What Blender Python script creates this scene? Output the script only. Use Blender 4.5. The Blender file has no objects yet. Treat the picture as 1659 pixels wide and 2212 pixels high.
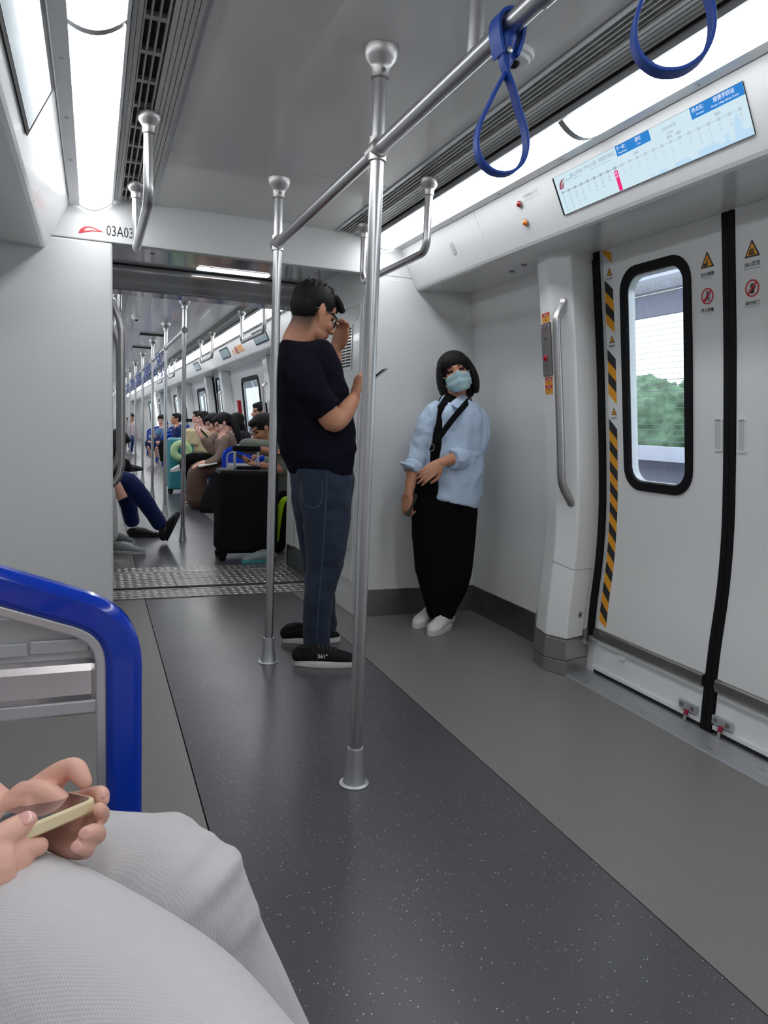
import bpy, bmesh, math, random
from math import pi, sin, cos, radians, sqrt, atan2
from mathutils import Vector as V, Matrix, noise

SC = bpy.context.scene
COL = SC.collection
random.seed(7)

# ------------------------------------------------------------------ camera, sky, exposure
# x across the car, y along the car (forward), z up; the lens is 1.05 m above the floor
AX = V((0.93036392, -0.0051527, 0.36660118))       # car axes seen from the lens (right, down, forward)
AY = V((-0.36446895, -0.12158661, 0.92324378))
AZ = V((0.03981659, -0.99256745, -0.1149978))
FPX, CX, CY = 1587.0, 829.5, 1106.0
CAM = V((0, 0, 1.05))
cd = bpy.data.cameras.new('camera'); cam = bpy.data.objects.new('camera', cd); COL.objects.link(cam)
cd.sensor_fit = 'VERTICAL'; cd.sensor_height = 36.0; cd.lens = FPX * 36.0 / 2212.0
cd.clip_start = 0.02; cd.clip_end = 300
cam.matrix_world = Matrix(((AX.x, -AX.y, -AX.z, CAM.x), (AY.x, -AY.y, -AY.z, CAM.y), (AZ.x, -AZ.y, -AZ.z, CAM.z), (0, 0, 0, 1)))
SC.camera = cam
def P(px, py, y):
    """the point on the cross-car plane y that the photograph shows at a pixel"""
    c = V((px - CX, py - CY, FPX)); d = V((AX.dot(c), AY.dot(c), AZ.dot(c)))
    return CAM + d * (y / d.y)
W = bpy.data.worlds.new('sky'); SC.world = W; W.use_nodes = True
bg = W.node_tree.nodes['Background']; bg.inputs[0].default_value = (0.90, 0.95, 1.0, 1); bg.inputs[1].default_value = 2.2
SC.view_settings.view_transform = 'Standard'; SC.view_settings.look = 'None'
SC.view_settings.gamma = 1.0; SC.view_settings.use_curve_mapping = False
SC.view_settings.exposure = 0.10
LAMP = 8.5        # radiance of the ceiling strip diffusers

# ------------------------------------------------------------------ materials
MATS = {}
def mat(name, col, rough=0.5, metal=0.0, bump=0.0, bscale=200.0, spec=0.5, coat=0.0, var=0.0, vscale=8.0, emit=None, estr=1.0, aniso=None, sheen=0.0, backface=False, sss=0.0):
    if name in MATS: return MATS[name]
    m = bpy.data.materials.new(name); m.use_nodes = True; nt = m.node_tree; b = nt.nodes['Principled BSDF']
    b.inputs['Base Color'].default_value = (*col, 1); b.inputs['Roughness'].default_value = rough
    b.inputs['Metallic'].default_value = metal; b.inputs['Specular IOR Level'].default_value = spec
    b.inputs['Coat Weight'].default_value = coat; b.inputs['Sheen Weight'].default_value = sheen
    if sss: b.inputs['Subsurface Weight'].default_value = sss; b.inputs['Subsurface Radius'].default_value = (0.02, 0.008, 0.004)
    if emit: b.inputs['Emission Color'].default_value = (*emit, 1); b.inputs['Emission Strength'].default_value = estr
    tc = nt.nodes.new('ShaderNodeTexCoord')
    if bump:
        n = nt.nodes.new('ShaderNodeTexNoise'); n.inputs['Scale'].default_value = bscale; n.inputs['Detail'].default_value = 4
        bp = nt.nodes.new('ShaderNodeBump'); bp.inputs['Strength'].default_value = bump; bp.inputs['Distance'].default_value = 0.004
        mp = nt.nodes.new('ShaderNodeMapping')
        if aniso: mp.inputs['Scale'].default_value = aniso
        nt.links.new(tc.outputs['Object'], mp.inputs[0]); nt.links.new(mp.outputs[0], n.inputs['Vector'])
        nt.links.new(n.outputs['Fac'], bp.inputs['Height']); nt.links.new(bp.outputs[0], b.inputs['Normal'])
    if var:
        n = nt.nodes.new('ShaderNodeTexNoise'); n.inputs['Scale'].default_value = vscale; n.inputs['Detail'].default_value = 5
        r = nt.nodes.new('ShaderNodeValToRGB')
        r.color_ramp.elements[0].position = 0.3; r.color_ramp.elements[1].position = 0.7
        r.color_ramp.elements[0].color = (*[c * (1 - var) for c in col], 1); r.color_ramp.elements[1].color = (*[min(1, c * (1 + var)) for c in col], 1)
        nt.links.new(tc.outputs['Object'], n.inputs['Vector']); nt.links.new(n.outputs['Fac'], r.inputs[0]); nt.links.new(r.outputs[0], b.inputs['Base Color'])
    MATS[name] = m; return m
def s2l(r, g, b):
    f = lambda c: ((c / 255 + 0.055) / 1.055) ** 2.4 if c > 10 else c / 255 / 12.92
    return (f(r), f(g), f(b))
M_wall = mat('white_panel', (0.74, 0.75, 0.75), 0.38, bump=0.02, bscale=900)
M_panel2 = mat('white_gloss_panel', (0.76, 0.77, 0.77), 0.22, coat=0.2)
M_ceil = mat('ceiling_enamel', (0.70, 0.70, 0.69), 0.22, coat=0.3)
M_pass = mat('passage_ceiling', (0.40, 0.40, 0.41), 0.10, metal=0.3)
M_steel = mat('brushed_steel', (0.56, 0.56, 0.57), 0.30, 1.0, bump=0.05, bscale=300, aniso=(1, 1, 0.05))
M_steel2 = mat('satin_steel', (0.50, 0.49, 0.49), 0.36, 1.0, bump=0.03, bscale=300)
M_dsteel = mat('kick_plate_steel', (0.30, 0.29, 0.29), 0.40, 1.0, bump=0.03, bscale=200, aniso=(1, 1, 0.05), var=0.15)
M_alu = mat('aluminium', (0.60, 0.61, 0.63), 0.42, 0.9, bump=0.03, bscale=300)
M_fin = mat('grille_fin', (0.52, 0.52, 0.51), 0.45, 0.4)
M_black = mat('black_rubber', (0.004, 0.004, 0.0055), 0.6, spec=0.2)
M_dark = mat('dark_cavity', (0.012, 0.012, 0.013), 0.8)
M_blue = mat('blue_gloss_plastic', (0.0, 0.034, 0.44), 0.14, coat=0.25, spec=0.4)
M_strap = mat('blue_strap_rubber', s2l(10, 66, 160), 0.42)
M_red = mat('red_plastic', s2l(165, 12, 34), 0.25)
M_redlamp = mat('red_lamp_lens', s2l(150, 10, 30), 0.12, coat=1.0)
M_amber = mat('amber_lamp_lens', s2l(225, 120, 20), 0.15, coat=1.0)
M_ink = mat('black_print', (0.015, 0.015, 0.018), 0.5)
M_yel = mat('yellow_print', s2l(226, 156, 24), 0.4)
M_redp = mat('red_print', s2l(196, 20, 40), 0.4)
M_whp = mat('white_print', (0.8, 0.8, 0.8), 0.5)
M_grayp = mat('grey_print', (0.25, 0.26, 0.28), 0.5)
M_yelglass = mat('yellow_glass_lettering', s2l(250, 225, 90), 0.4); M_yelglass.node_tree.nodes['Principled BSDF'].inputs['Transmission Weight'].default_value = 0.0; M_yelglass.node_tree.nodes['Principled BSDF'].inputs['Alpha'].default_value = 0.38
M_lamp = mat('lamp_diffuser', (0.9, 0.9, 0.9), 0.4, emit=(0.96, 0.98, 1.0), estr=LAMP)
M_intercom = mat('intercom_plate', (0.20, 0.185, 0.19), 0.42, 0.6)
def flecked(name, base, fleck, dens, sc, rough, amount=1.0):
    m = mat(name, base, rough); nt = m.node_tree; b = nt.nodes['Principled BSDF']
    tc = [n for n in nt.nodes if n.type == 'TEX_COORD'][0]
    v = nt.nodes.new('ShaderNodeTexVoronoi'); v.inputs['Scale'].default_value = sc; v.feature = 'F1'
    lt = nt.nodes.new('ShaderNodeMath'); lt.operation = 'LESS_THAN'
    sp = nt.nodes.new('ShaderNodeSeparateColor'); mu = nt.nodes.new('ShaderNodeMath'); mu.operation = 'MULTIPLY'; mu.inputs[1].default_value = dens
    nt.links.new(tc.outputs['Object'], v.inputs['Vector']); nt.links.new(v.outputs['Color'], sp.inputs[0])
    pw = nt.nodes.new('ShaderNodeMath'); pw.operation = 'POWER'; pw.inputs[1].default_value = 4.0
    nt.links.new(sp.outputs[0], pw.inputs[0]); nt.links.new(pw.outputs[0], mu.inputs[0])
    nt.links.new(v.outputs['Distance'], lt.inputs[0]); nt.links.new(mu.outputs[0], lt.inputs[1])
    mx = nt.nodes.new('ShaderNodeMix'); mx.data_type = 'RGBA'
    nn = nt.nodes.new('ShaderNodeTexNoise'); nn.inputs['Scale'].default_value = 350; nn.inputs['Detail'].default_value = 3
    rr = nt.nodes.new('ShaderNodeValToRGB'); rr.color_ramp.elements[0].position = 0.35; rr.color_ramp.elements[1].position = 0.65
    rr.color_ramp.elements[0].color = (*[c * 0.82 for c in base], 1); rr.color_ramp.elements[1].color = (*[c * 1.18 for c in base], 1)
    nt.links.new(tc.outputs['Object'], nn.inputs['Vector']); nt.links.new(nn.outputs['Fac'], rr.inputs[0])
    nt.links.new(rr.outputs[0], mx.inputs[6]); mx.inputs[7].default_value = (*fleck, 1)
    nt.links.new(lt.outputs[0], mx.inputs[0]); nt.links.new(mx.outputs[2], b.inputs['Base Color'])
    n2 = nt.nodes.new('ShaderNodeTexNoise'); n2.inputs['Scale'].default_value = 2.2; n2.inputs['Detail'].default_value = 6
    r2 = nt.nodes.new('ShaderNodeMapRange'); r2.inputs[3].default_value = rough - 0.05; r2.inputs[4].default_value = rough + 0.07
    nt.links.new(tc.outputs['Object'], n2.inputs['Vector']); nt.links.new(n2.outputs['Fac'], r2.inputs[0]); nt.links.new(r2.outputs[0], b.inputs['Roughness'])
    return m
M_floorc = flecked('dark_flecked_vinyl', s2l(72, 70, 75), (0.55, 0.55, 0.55), 0.24, 140, 0.30)
M_floors = flecked('grey_flecked_vinyl', s2l(116, 112, 110), (0.36, 0.34, 0.33), 0.16, 130, 0.36)
def glass_mat(name, tint=(0.9, 0.95, 0.97)):
    m = bpy.data.materials.new(name); m.use_nodes = True; nt = m.node_tree
    for n in list(nt.nodes):
        if n.type != 'OUTPUT_MATERIAL': nt.nodes.remove(n)
    out = nt.nodes[0]; tr = nt.nodes.new('ShaderNodeBsdfTransparent'); gl = nt.nodes.new('ShaderNodeBsdfGlossy'); fr = nt.nodes.new('ShaderNodeMapRange'); lw_ = nt.nodes.new('ShaderNodeLayerWeight'); mx = nt.nodes.new('ShaderNodeMixShader')
    tr.inputs[0].default_value = (*tint, 1); gl.inputs['Roughness'].default_value = 0.02; lw_.inputs[0].default_value = 0.5; fr.inputs[1].default_value = 0.3; fr.inputs[3].default_value = 0.03; fr.inputs[4].default_value = 0.45; nt.links.new(lw_.outputs['Facing'], fr.inputs[0])
    nt.links.new(fr.outputs[0], mx.inputs[0]); nt.links.new(tr.outputs[0], mx.inputs[1]); nt.links.new(gl.outputs[0], mx.inputs[2]); nt.links.new(mx.outputs[0], out.inputs[0])
    return m
M_glass = glass_mat('window_glass')
M_lens = glass_mat('spectacle_lens', (0.92, 0.92, 0.95))

# ------------------------------------------------------------------ mesh helpers
ORG = {}
class MB:
    def __init__(s): s.v = []; s.f = []; s.mi = []
    def add(s, vs, fs, mi=0):
        o = len(s.v); s.v += [tuple(p) for p in vs]; s.f += [tuple(i + o for i in f) for f in fs]; s.mi += [mi] * len(fs)
    def box(s, a, b, mi=0):
        x0, y0, z0 = a; x1, y1, z1 = b
        s.add([(x0,y0,z0),(x1,y0,z0),(x1,y1,z0),(x0,y1,z0),(x0,y0,z1),(x1,y0,z1),(x1,y1,z1),(x0,y1,z1)],
              [(0,3,2,1),(4,5,6,7),(0,1,5,4),(1,2,6,5),(2,3,7,6),(3,0,4,7)], mi)
    def obox(s, c, u, v, w, mi=0):
        c, u, v, w = V(c), V(u), V(v), V(w)
        p = [c + u*a + v*b + w*d for d in (-1, 1) for a, b in ((-1,-1),(1,-1),(1,1),(-1,1))]
        s.add(p, [(0,3,2,1),(4,5,6,7),(0,1,5,4),(1,2,6,5),(2,3,7,6),(3,0,4,7)], mi)
    def tube(s, pts, r, n=12, cap=True, mi=0, ref=None):
        loft(s, pts, [r] * len(pts) if not isinstance(r, (list, tuple)) else r, n=n, sub=1, dome=False, mi=mi, cap=cap, ref=ref)
    def lathe(s, o, prof, n=20, axis=(0,0,1), mi=0):
        o = V(o); ax = V(axis).normalized(); q = ax.to_track_quat('Z', 'Y'); vs = []; fs = []
        for r, h in prof:
            for i in range(n):
                a = 2*pi*i/n; vs.append(o + q @ V((r*cos(a), r*sin(a), h)))
        for k in range(len(prof)-1):
            for i in range(n): j = (i+1) % n; fs.append((k*n+i, k*n+j, (k+1)*n+j, (k+1)*n+i))
        fs.append(tuple(range(n-1, -1, -1))); fs.append(tuple(range((len(prof)-1)*n, len(prof)*n)))
        s.add(vs, fs, mi)
    def extr(s, poly, y0, y1, mi=0):
        """closed (x,z) outline extruded along y"""
        n = len(poly); s.add([(x, y0, z) for x, z in poly] + [(x, y1, z) for x, z in poly],
            [tuple(range(n)), tuple(range(2*n-1, n-1, -1))] + [(i, (i+n), (i+1) % n + n, (i+1) % n) for i in range(n)], mi)
    def sheet(s, line, y0, y1, th, mi=0):
        """open (x,z) polyline swept along y, thickness th along +normal"""
        pts = [V((x, z)) for x, z in line]; off = []
        for i, p in enumerate(pts):
            d = (pts[min(i+1, len(pts)-1)] - pts[max(i-1, 0)]).normalized(); off.append(p + V((-d.y, d.x)) * th)
        s.extr([tuple(p) for p in pts] + [tuple(p) for p in reversed(off)], y0, y1, mi)
    def ell(s, c, r, rot=None, n=16, m=10, mi=0):
        c = V(c); vs = []; fs = []
        for k in range(1, m):
            t = pi*k/m
            for i in range(n):
                a = 2*pi*i/n; p = V((r[0]*sin(t)*cos(a), r[1]*sin(t)*sin(a), r[2]*cos(t))); vs.append(c + (rot @ p if rot else p))
        top = V((0,0,r[2])); vs.append(c + (rot @ top if rot else top)); vs.append(c - (rot @ top if rot else top)); T = (m-1)*n
        for k in range(m-2):
            for i in range(n): j = (i+1) % n; fs.append((k*n+i, (k+1)*n+i, (k+1)*n+j, k*n+j))
        for i in range(n): j = (i+1) % n; fs.append((T, i, j)); fs.append((T+1, (m-2)*n+j, (m-2)*n+i))
        s.add(vs, fs, mi)
    def plate(s, poly, fm, w0, w1, hole=None, mi=0):
        """flat outline (u,v) mapped through fm(u,v,w) and given thickness w0..w1; hole has as many points"""
        n = len(poly); vs = [fm(u, v, w0) for u, v in poly] + [fm(u, v, w1) for u, v in poly]
        if hole is None:
            fs = [tuple(range(n-1, -1, -1)), tuple(range(n, 2*n))] + [(i, (i+1) % n, (i+1) % n + n, i+n) for i in range(n)]
        else:
            vs += [fm(u, v, w0) for u, v in hole] + [fm(u, v, w1) for u, v in hole]; fs = []
            for i in range(n):
                j = (i+1) % n
                fs += [(i, j, j+n, i+n), (i+n, j+n, j+3*n, i+3*n), (j+2*n, i+2*n, i+3*n, j+3*n), (j, i, i+2*n, j+2*n)]
        s.add(vs, fs, mi)
    def mesh(s, name, mats):
        me = bpy.data.meshes.new(name); me.from_pydata([tuple(p) for p in s.v], [], s.f); me.update()
        for m in mats: me.materials.append(m)
        if any(s.mi):
            for p, i in zip(me.polygons, s.mi): p.material_index = i
        bm = bmesh.new(); bm.from_mesh(me); bmesh.ops.recalc_face_normals(bm, faces=bm.faces); bm.to_mesh(me); bm.free()
        return me
    def build(s, name, m, parent=None, smooth=False, bevel=0, label=None, kind=None, sub=0):
        mats = m if isinstance(m, (list, tuple)) else [m]
        return link(name, s.mesh(name, mats), parent, smooth, bevel, label, kind, sub)
def link(name, me, parent=None, smooth=False, bevel=0, label=None, kind=None, sub=0):
    o = bpy.data.objects.new(name, me); COL.objects.link(o)
    if parent is not None:
        L = ORG[parent.name]; me.transform(Matrix.Translation(-L)); o.parent = parent; ORG[o.name] = L
    else:
        c = [v.co for v in me.vertices]
        L = V((sum(p.x for p in c)/len(c), sum(p.y for p in c)/len(c), min(p.z for p in c)))
        me.transform(Matrix.Translation(-L)); o.location = L; ORG[o.name] = L
    if smooth:
        for p in me.polygons: p.use_smooth = True
        if smooth != 'all':
            bm = bmesh.new(); bm.from_mesh(me)
            for e in bm.edges:
                if len(e.link_faces) == 2 and e.calc_face_angle(0) > 0.75: e.smooth = False
            bm.to_mesh(me); bm.free()
    if bevel:
        b = o.modifiers.new('b', 'BEVEL'); b.width = bevel; b.segments = 2; b.limit_method = 'ANGLE'
    if sub:
        b = o.modifiers.new('s', 'SUBSURF'); b.levels = b.render_levels = sub
    if label: o['label'] = label
    if kind: o['kind'] = kind
    return o
def thing(name, label=None, cat=None, loc=(0,0,0), group=None, kind=None):
    o = bpy.data.objects.new(name, None); COL.objects.link(o); o.location = loc; o.empty_display_size = 0.05
    ORG[o.name] = V(loc); tag(o, label, cat, group, kind); return o
def tag(o, label=None, cat=None, group=None, kind=None):
    if label: o['label'] = label
    if cat: o['category'] = cat
    if group: o['group'] = group
    if kind: o['kind'] = kind
    return o
def dup(root, shift, label=None):
    def cp(o, par):
        c = o.copy(); COL.objects.link(c); c.parent = par
        for ch in list(o.children): cp(ch, c)
        return c
    r = cp(root, None); r.location = V(root.location) + V(shift)
    if label: r['label'] = label
    return r
def cr(pts, sub):
    if sub <= 1 or len(pts) < 3: return [tuple(p) for p in pts]
    out = []; n = len(pts)
    for i in range(n-1):
        p0, p1, p2, p3 = pts[max(i-1,0)], pts[i], pts[i+1], pts[min(i+2,n-1)]
        for k in range(sub):
            t = k/sub
            out.append(tuple(0.5*((2*b)+(c-a)*t+(2*a-5*b+4*c-d)*t*t+(3*b-a-3*c+d)*t**3) for a,b,c,d in zip(p0,p1,p2,p3)))
    out.append(tuple(pts[-1])); return out
def loft(mb, pts, rad, ref=None, n=14, sub=4, dome=True, cap=True, mi=0, p=2.0, a0=None, a1=None, th=0.0):
    """elliptical sections (ra sideways, rb towards ref) along a smoothed path; a0..a1 leaves the shell open"""
    rows = []
    for q, r in zip(pts, rad):
        ra, rb = (r, r) if not isinstance(r, (tuple, list)) else r
        rows.append((*q, ra, rb))
    rows = cr(rows, sub)
    C = [V(r[:3]) for r in rows]; R = [(max(r[3], 1e-4), max(r[4], 1e-4)) for r in rows]
    T = [(C[min(i+1,len(C)-1)] - C[max(i-1,0)]).normalized() for i in range(len(C))]
    if ref is None: ref = V((0,0,1)) if abs(T[0].z) < 0.8 else V((0,1,0))
    ref = V(ref); F = []; prev = None
    for t in T:
        b = ref - t*ref.dot(t)
        if b.length < 0.25 and prev is not None: b = prev - t*prev.dot(t)
        b.normalize(); prev = b; F.append((t.cross(b), b))
    if dome and cap and a0 is None:
        hd = []
        for k in (0.92, 0.7, 0.4):
            hd.append(k)
        e = sqrt
        pre = [(C[0] - T[0]*min(R[0])*k, tuple(x*e(1-k*k) for x in R[0]), F[0]) for k in hd]
        post = [(C[-1] + T[-1]*min(R[-1])*k, tuple(x*e(1-k*k) for x in R[-1]), F[-1]) for k in reversed(hd)]
    else: pre = post = []
    rings = pre + list(zip(C, R, F)) + post
    full = a0 is None
    def ring(c, r, f, d=0.0):
        o = []; m = n if full else n+1
        for i in range(m):
            a = 2*pi*i/n if full else a0 + (a1-a0)*i/n
            ca, sa = cos(a), sin(a)
            if p != 2.0:
                ca = math.copysign(abs(ca)**(2/p), ca); sa = math.copysign(abs(sa)**(2/p), sa)
            o.append(c + f[0]*(r[0]-d)*ca + f[1]*(r[1]-d)*sa)
        return o
    vs = []; fs = []
    for c, r, f in rings: vs += ring(c, r, f)
    m = n if full else n+1; K = len(rings)
    for k in range(K-1):
        for i in range(n if full else n): j = (i+1) % m; fs.append((k*m+i, k*m+j, (k+1)*m+j, (k+1)*m+i))
    if full:
        if cap: fs.append(tuple(range(m-1,-1,-1))); fs.append(tuple(range((K-1)*m, K*m)))
    else:
        o = len(vs)
        for c, r, f in rings: vs += ring(c, r, f, th)
        for k in range(K-1):
            for i in range(n): fs.append((o+k*m+i, o+(k+1)*m+i, o+(k+1)*m+i+1, o+k*m+i+1))
        for k in range(K-1):
            fs.append((k*m, (k+1)*m, o+(k+1)*m, o+k*m)); fs.append((k*m+n, o+k*m+n, o+(k+1)*m+n, (k+1)*m+n))
        for i in range(n):
            fs.append((i, o+i, o+i+1, i+1)); q = (K-1)*m; fs.append((q+i, q+i+1, o+q+i+1, o+q+i))
    mb.add(vs, fs, mi)
def fuse(name, mb, voxel, m, parent=None, it=3, disp=None, paint=None, label=None, sf=0.5, attr=None, dec=None):
    """all closed shells of mb melted into one continuous surface"""
    mats = m if isinstance(m, (list, tuple)) else [m]
    me = mb.mesh(name + '_raw', mats[:1]); me.polygons.foreach_set('material_index', [0]*len(me.polygons))
    o = bpy.data.objects.new('tmp', me); COL.objects.link(o)
    r = o.modifiers.new('r', 'REMESH'); r.mode = 'VOXEL'; r.voxel_size = voxel; r.use_smooth_shade = True
    if it: s = o.modifiers.new('s', 'SMOOTH'); s.iterations = it; s.factor = sf
    if dec: d_ = o.modifiers.new('d', 'DECIMATE'); d_.ratio = dec
    dg = bpy.context.evaluated_depsgraph_get(); dg.update()
    nm = bpy.data.meshes.new_from_object(o.evaluated_get(dg), depsgraph=dg); nm.name = name
    bpy.data.objects.remove(o); bpy.data.meshes.remove(me)
    if disp:
        ns = [v.normal.copy() for v in nm.vertices]
        for v, n_ in zip(nm.vertices, ns): v.co += disp(v.co.copy(), n_)
    if attr:
        at = nm.attributes.new('stubble', 'FLOAT', 'POINT'); at.data.foreach_set('value', [attr(v.co) for v in nm.vertices])
    nm.materials.clear()
    for x in mats: nm.materials.append(x)
    if paint:
        for p_ in nm.polygons: p_.material_index = paint(p_.center)
    return link(name, nm, parent, 'all', label=label)
def rrect(u0, v0, u1, v1, r, k=5):
    o = []
    for cx_, cy_, a in ((u1-r, v1-r, 0), (u0+r, v1-r, 90), (u0+r, v0+r, 180), (u1-r, v0+r, 270)):
        for i in range(k+1):
            t = radians(a + 90*i/k); o.append((cx_ + r*cos(t), cy_ + r*sin(t)))
    return o
def circ(u, v, r, n=24): return [(u + r*cos(2*pi*i/n), v + r*sin(2*pi*i/n)) for i in range(n)]
def text(body, fm, u, v, size, du, m, parent, name='lettering', align='LEFT', w=0.0012, sx=1.0, shear=0, bold=0):
    c = bpy.data.curves.new('t', 'FONT'); c.body = body; c.size = 1.0; c.align_x = align; c.resolution_u = 2
    if bold: c.offset = bold
    o = bpy.data.objects.new('t', c); COL.objects.link(o); bpy.context.view_layer.update()
    me = bpy.data.meshes.new_from_object(o.evaluated_get(bpy.context.evaluated_depsgraph_get())); bpy.data.objects.remove(o)
    for q in me.vertices: q.co = fm(u + du*q.co.x*size*sx, v + q.co.y*size, w)
    me.materials.clear(); me.materials.append(m); me.name = name
    return link(name, me, parent)
XC = 0.71                     # centre line of the train
WPROF = [(1.352, 0.0), (1.352, 0.10), (1.358, 0.31), (1.371, 0.513), (1.368, 0.73), (1.346, 0.974), (1.328, 1.132), (1.300, 1.365), (1.268, 1.59), (1.237, 1.80), (1.228, 1.86)]
WPROFS = cr(WPROF, 6)
def wu(z):
    for (a, b), (c, d) in zip(WPROFS, WPROFS[1:]):
        if z <= d: return a + (c-a)*(z-b)/(d-b)
    return WPROF[-1][0]
def mapR(u, v, w): return V((XC + wu(v) - w, u, v))           # inside face of the right-hand wall
def mapL(u, v, w): return V((XC - wu(v) + w, u, v))
def slopeR(u, v, w):                                          # sloping cove panel, v = 0 (bottom) .. 1 (top)
    return V((1.616 + (1.52-1.616)*v - 0.894*w, u, 1.795 + 0.19*v - 0.447*w))
def slopeL(u, v, w): q = slopeR(u, v, w); return V((2*XC - q.x, q.y, q.z))
# ------------------------------------------------------------------ the setting
E0, E1 = 3.74, 5.30            # end wall of this car, start of the next car
NY0, FY1 = -1.8, 38.0
OPL, OPR, OPH = 0.084, 1.336, 1.845
# next-car door centres and window centres
D2 = [7.65 + 4.87*k for k in range(5)]; W2 = [10.08 + 4.87*k for k in range(5)]
def slopeM(u, v, w): return slopeR(u, v/0.213, w)
def slopeN(u, v, w): return slopeL(u, v/0.213, w)

fl = thing('floor', loc=(0.71, 1.5, 0), kind='structure')
def fbox(nm, a, b, m, par=fl, **k): q = MB(); q.box(a, b); return q.build(nm, m, par, **k)
for (ya, yb) in ((NY0, 4.39), (5.32, FY1)):
    fbox('centre_vinyl', (0.272, ya, -0.03), (1.148, yb, 0.0), M_floorc)
    fbox('side_vinyl', (-0.75, ya, -0.03), (0.268, yb, 0.0), M_floors)
    fbox('side_vinyl', (1.152, ya, -0.03), (2.17, yb, 0.0), M_floors)
fbox('subfloor', (-0.8, NY0, -0.05), (2.2, FY1, -0.031), M_dark)
# tread plates of the gangway: each plate with raised lozenges
M_tread = mat('tread_plate', (0.20, 0.19, 0.18), 0.42, 0.7, var=0.25, vscale=5)
def tread(x0, x1, y0, y1, z, tilt=0):
    q = MB(); q.box((x0, y0, z-0.012), (x1, y1, z))
    p = q.build('tread_plate', M_tread, fl)
    s = MB(); nx = int((x1-x0)/0.046); ny = max(1, round((y1-y0)/0.05))
    for i in range(nx):
        for j in range(ny):
            cx = x0 + (i+0.5)*(x1-x0)/nx; cy = y0 + (j+0.5)*(y1-y0)/ny; a = 0.6 if (i+j) % 2 else -0.6
            dx, dy = cos(a)*0.021, sin(a)*0.021; ex, ey = -sin(a)*0.0085, cos(a)*0.0085
            s.add([(cx-dx, cy-dy, z), (cx+ex, cy+ey, z), (cx+dx, cy+dy, z), (cx-ex, cy-ey, z), (cx, cy, z+0.0025)], [(0,1,4),(1,2,4),(2,3,4),(3,0,4)])
    s.build('raised_lozenges', M_alu, p, kind='stuff')
tread(0.084, 1.336, 4.39, 4.60, 0.004)
for i, xs in enumerate((0.084, 0.48, 0.92)):
    tread(xs, (0.477, 0.917, 1.336)[i], 4.66, 4.88, 0.01); tread(xs, (0.477, 0.917, 1.336)[i], 4.885, 5.10, 0.01)
tread(0.084, 1.336, 5.13, 5.32, 0.004)
fbox('edge_strip', (0.084, 4.595, -0.01), (1.336, 4.605, 0.008), M_alu)
fbox('gap_cover', (0.084, 4.605, -0.02), (1.336, 4.66, -0.004), M_dark)
fbox('edge_strip', (0.084, 5.105, -0.01), (1.336, 5.125, 0.012), M_alu)
# door sill at the right-hand door
SILL = thing('trim_1', 'ribbed aluminium door sill along the foot of the right-hand doors', loc=(2.0, 1.94, 0), kind='structure')
q = MB(); q.box((1.912, 1.22, -0.01), (2.11, 2.655, 0.003)); q.build('sill_plate', M_alu, SILL)
for k in range(9):
    q = MB(); q.box((1.918+0.015*k, 1.22, 0.003), (1.926+0.015*k, 2.60, 0.0065)); q.build('rib', M_alu, SILL)
for k in range(8):
    q = MB(); q.lathe((1.945 if k % 2 else 1.99, 1.3+0.17*k, 0.006), [(0.008, 0), (0.008, 0.002), (0.004, 0.0025)], 10); q.build('sill_screw', M_steel2, SILL)

# ---- ceilings
def ceiling_run(ya, yb, seams, label):
    t = thing('ceiling', loc=(0.71, (ya+yb)/2, 2.04), kind='structure')
    ys = [ya] + seams + [yb]
    for a, b in zip(ys, ys[1:]):
        q = MB(); q.box((XC-0.442, a+0.002, 2.04), (XC+0.442, b-0.002, 2.055)); q.build('ceiling_panel', M_ceil, t, bevel=0.002)
    q = MB(); q.box((XC-0.85, ya, 2.10), (XC+0.85, yb, 2.12)); q.build('roof_lining', M_dark, t)
    return t
ceiling_run(NY0, E0, [0.9, 2.98], '')
ceiling_run(E1, FY1, [5.6+1.9*k for k in range(1, 17)], '')
# ---- air grilles: each fin its own piece, dark slots with cross bars
def grille(s, ya, yb, label, fine=True):
    t = thing('ceiling_air_grille', label, 'air grille', loc=(XC+s*0.53, (ya+yb)/2, 2.04), group=None)
    X = lambda u: XC + s*u
    def b(nm, u0, u1, z0, z1, m, y0=ya, y1=yb): q = MB(); q.box((min(X(u0), X(u1)), y0, z0), (max(X(u0), X(u1)), y1, z1)); return q.build(nm, m, t)
    b('edge_rail', 0.443, 0.458, 2.034, 2.06, M_alu)
    b('backing', 0.458, 0.625, 2.060, 2.066, M_fin)
    if s > 0: slots, fins = [0.466, 0.483, 0.500, 0.517], [0.540, 0.556, 0.572, 0.588, 0.604]
    else: slots, fins = [0.540, 0.560, 0.580], [0.462, 0.476, 0.490, 0.504, 0.518, 0.600, 0.613]
    lo, hi = slots[0]-0.006, slots[-1]+0.014
    b('slot_recess', lo, hi, 2.056, 2.060, M_dark)
    for u in slots + [slots[-1]+0.017]: b('fin', u-0.0105, u-0.006, 2.036, 2.058, M_fin)
    for u in fins: b('fin', u-0.0068, u+0.0052, 2.030, 2.060, M_fin)
    if fine:
        y = ya + 0.05
        while y < yb:
            b('cross_bar', lo, hi, 2.044, 2.058, M_fin, y, y+0.022); y += 0.19
    b('dark_joint', 0.618, 0.624, 2.028, 2.06, M_dark)
    return t
grille(1, NY0, E0-0.01, 'long ceiling air grille on the window side above the right-hand doors')
grille(-1, NY0, E0-0.01, 'long ceiling air grille beside the left-hand light strip')
grille(1, E1+0.02, FY1, 'ceiling air grille of the carriage beyond, right-hand side', False)
grille(-1, E1+0.02, FY1, 'ceiling air grille of the carriage beyond, left-hand side', False)
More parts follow.
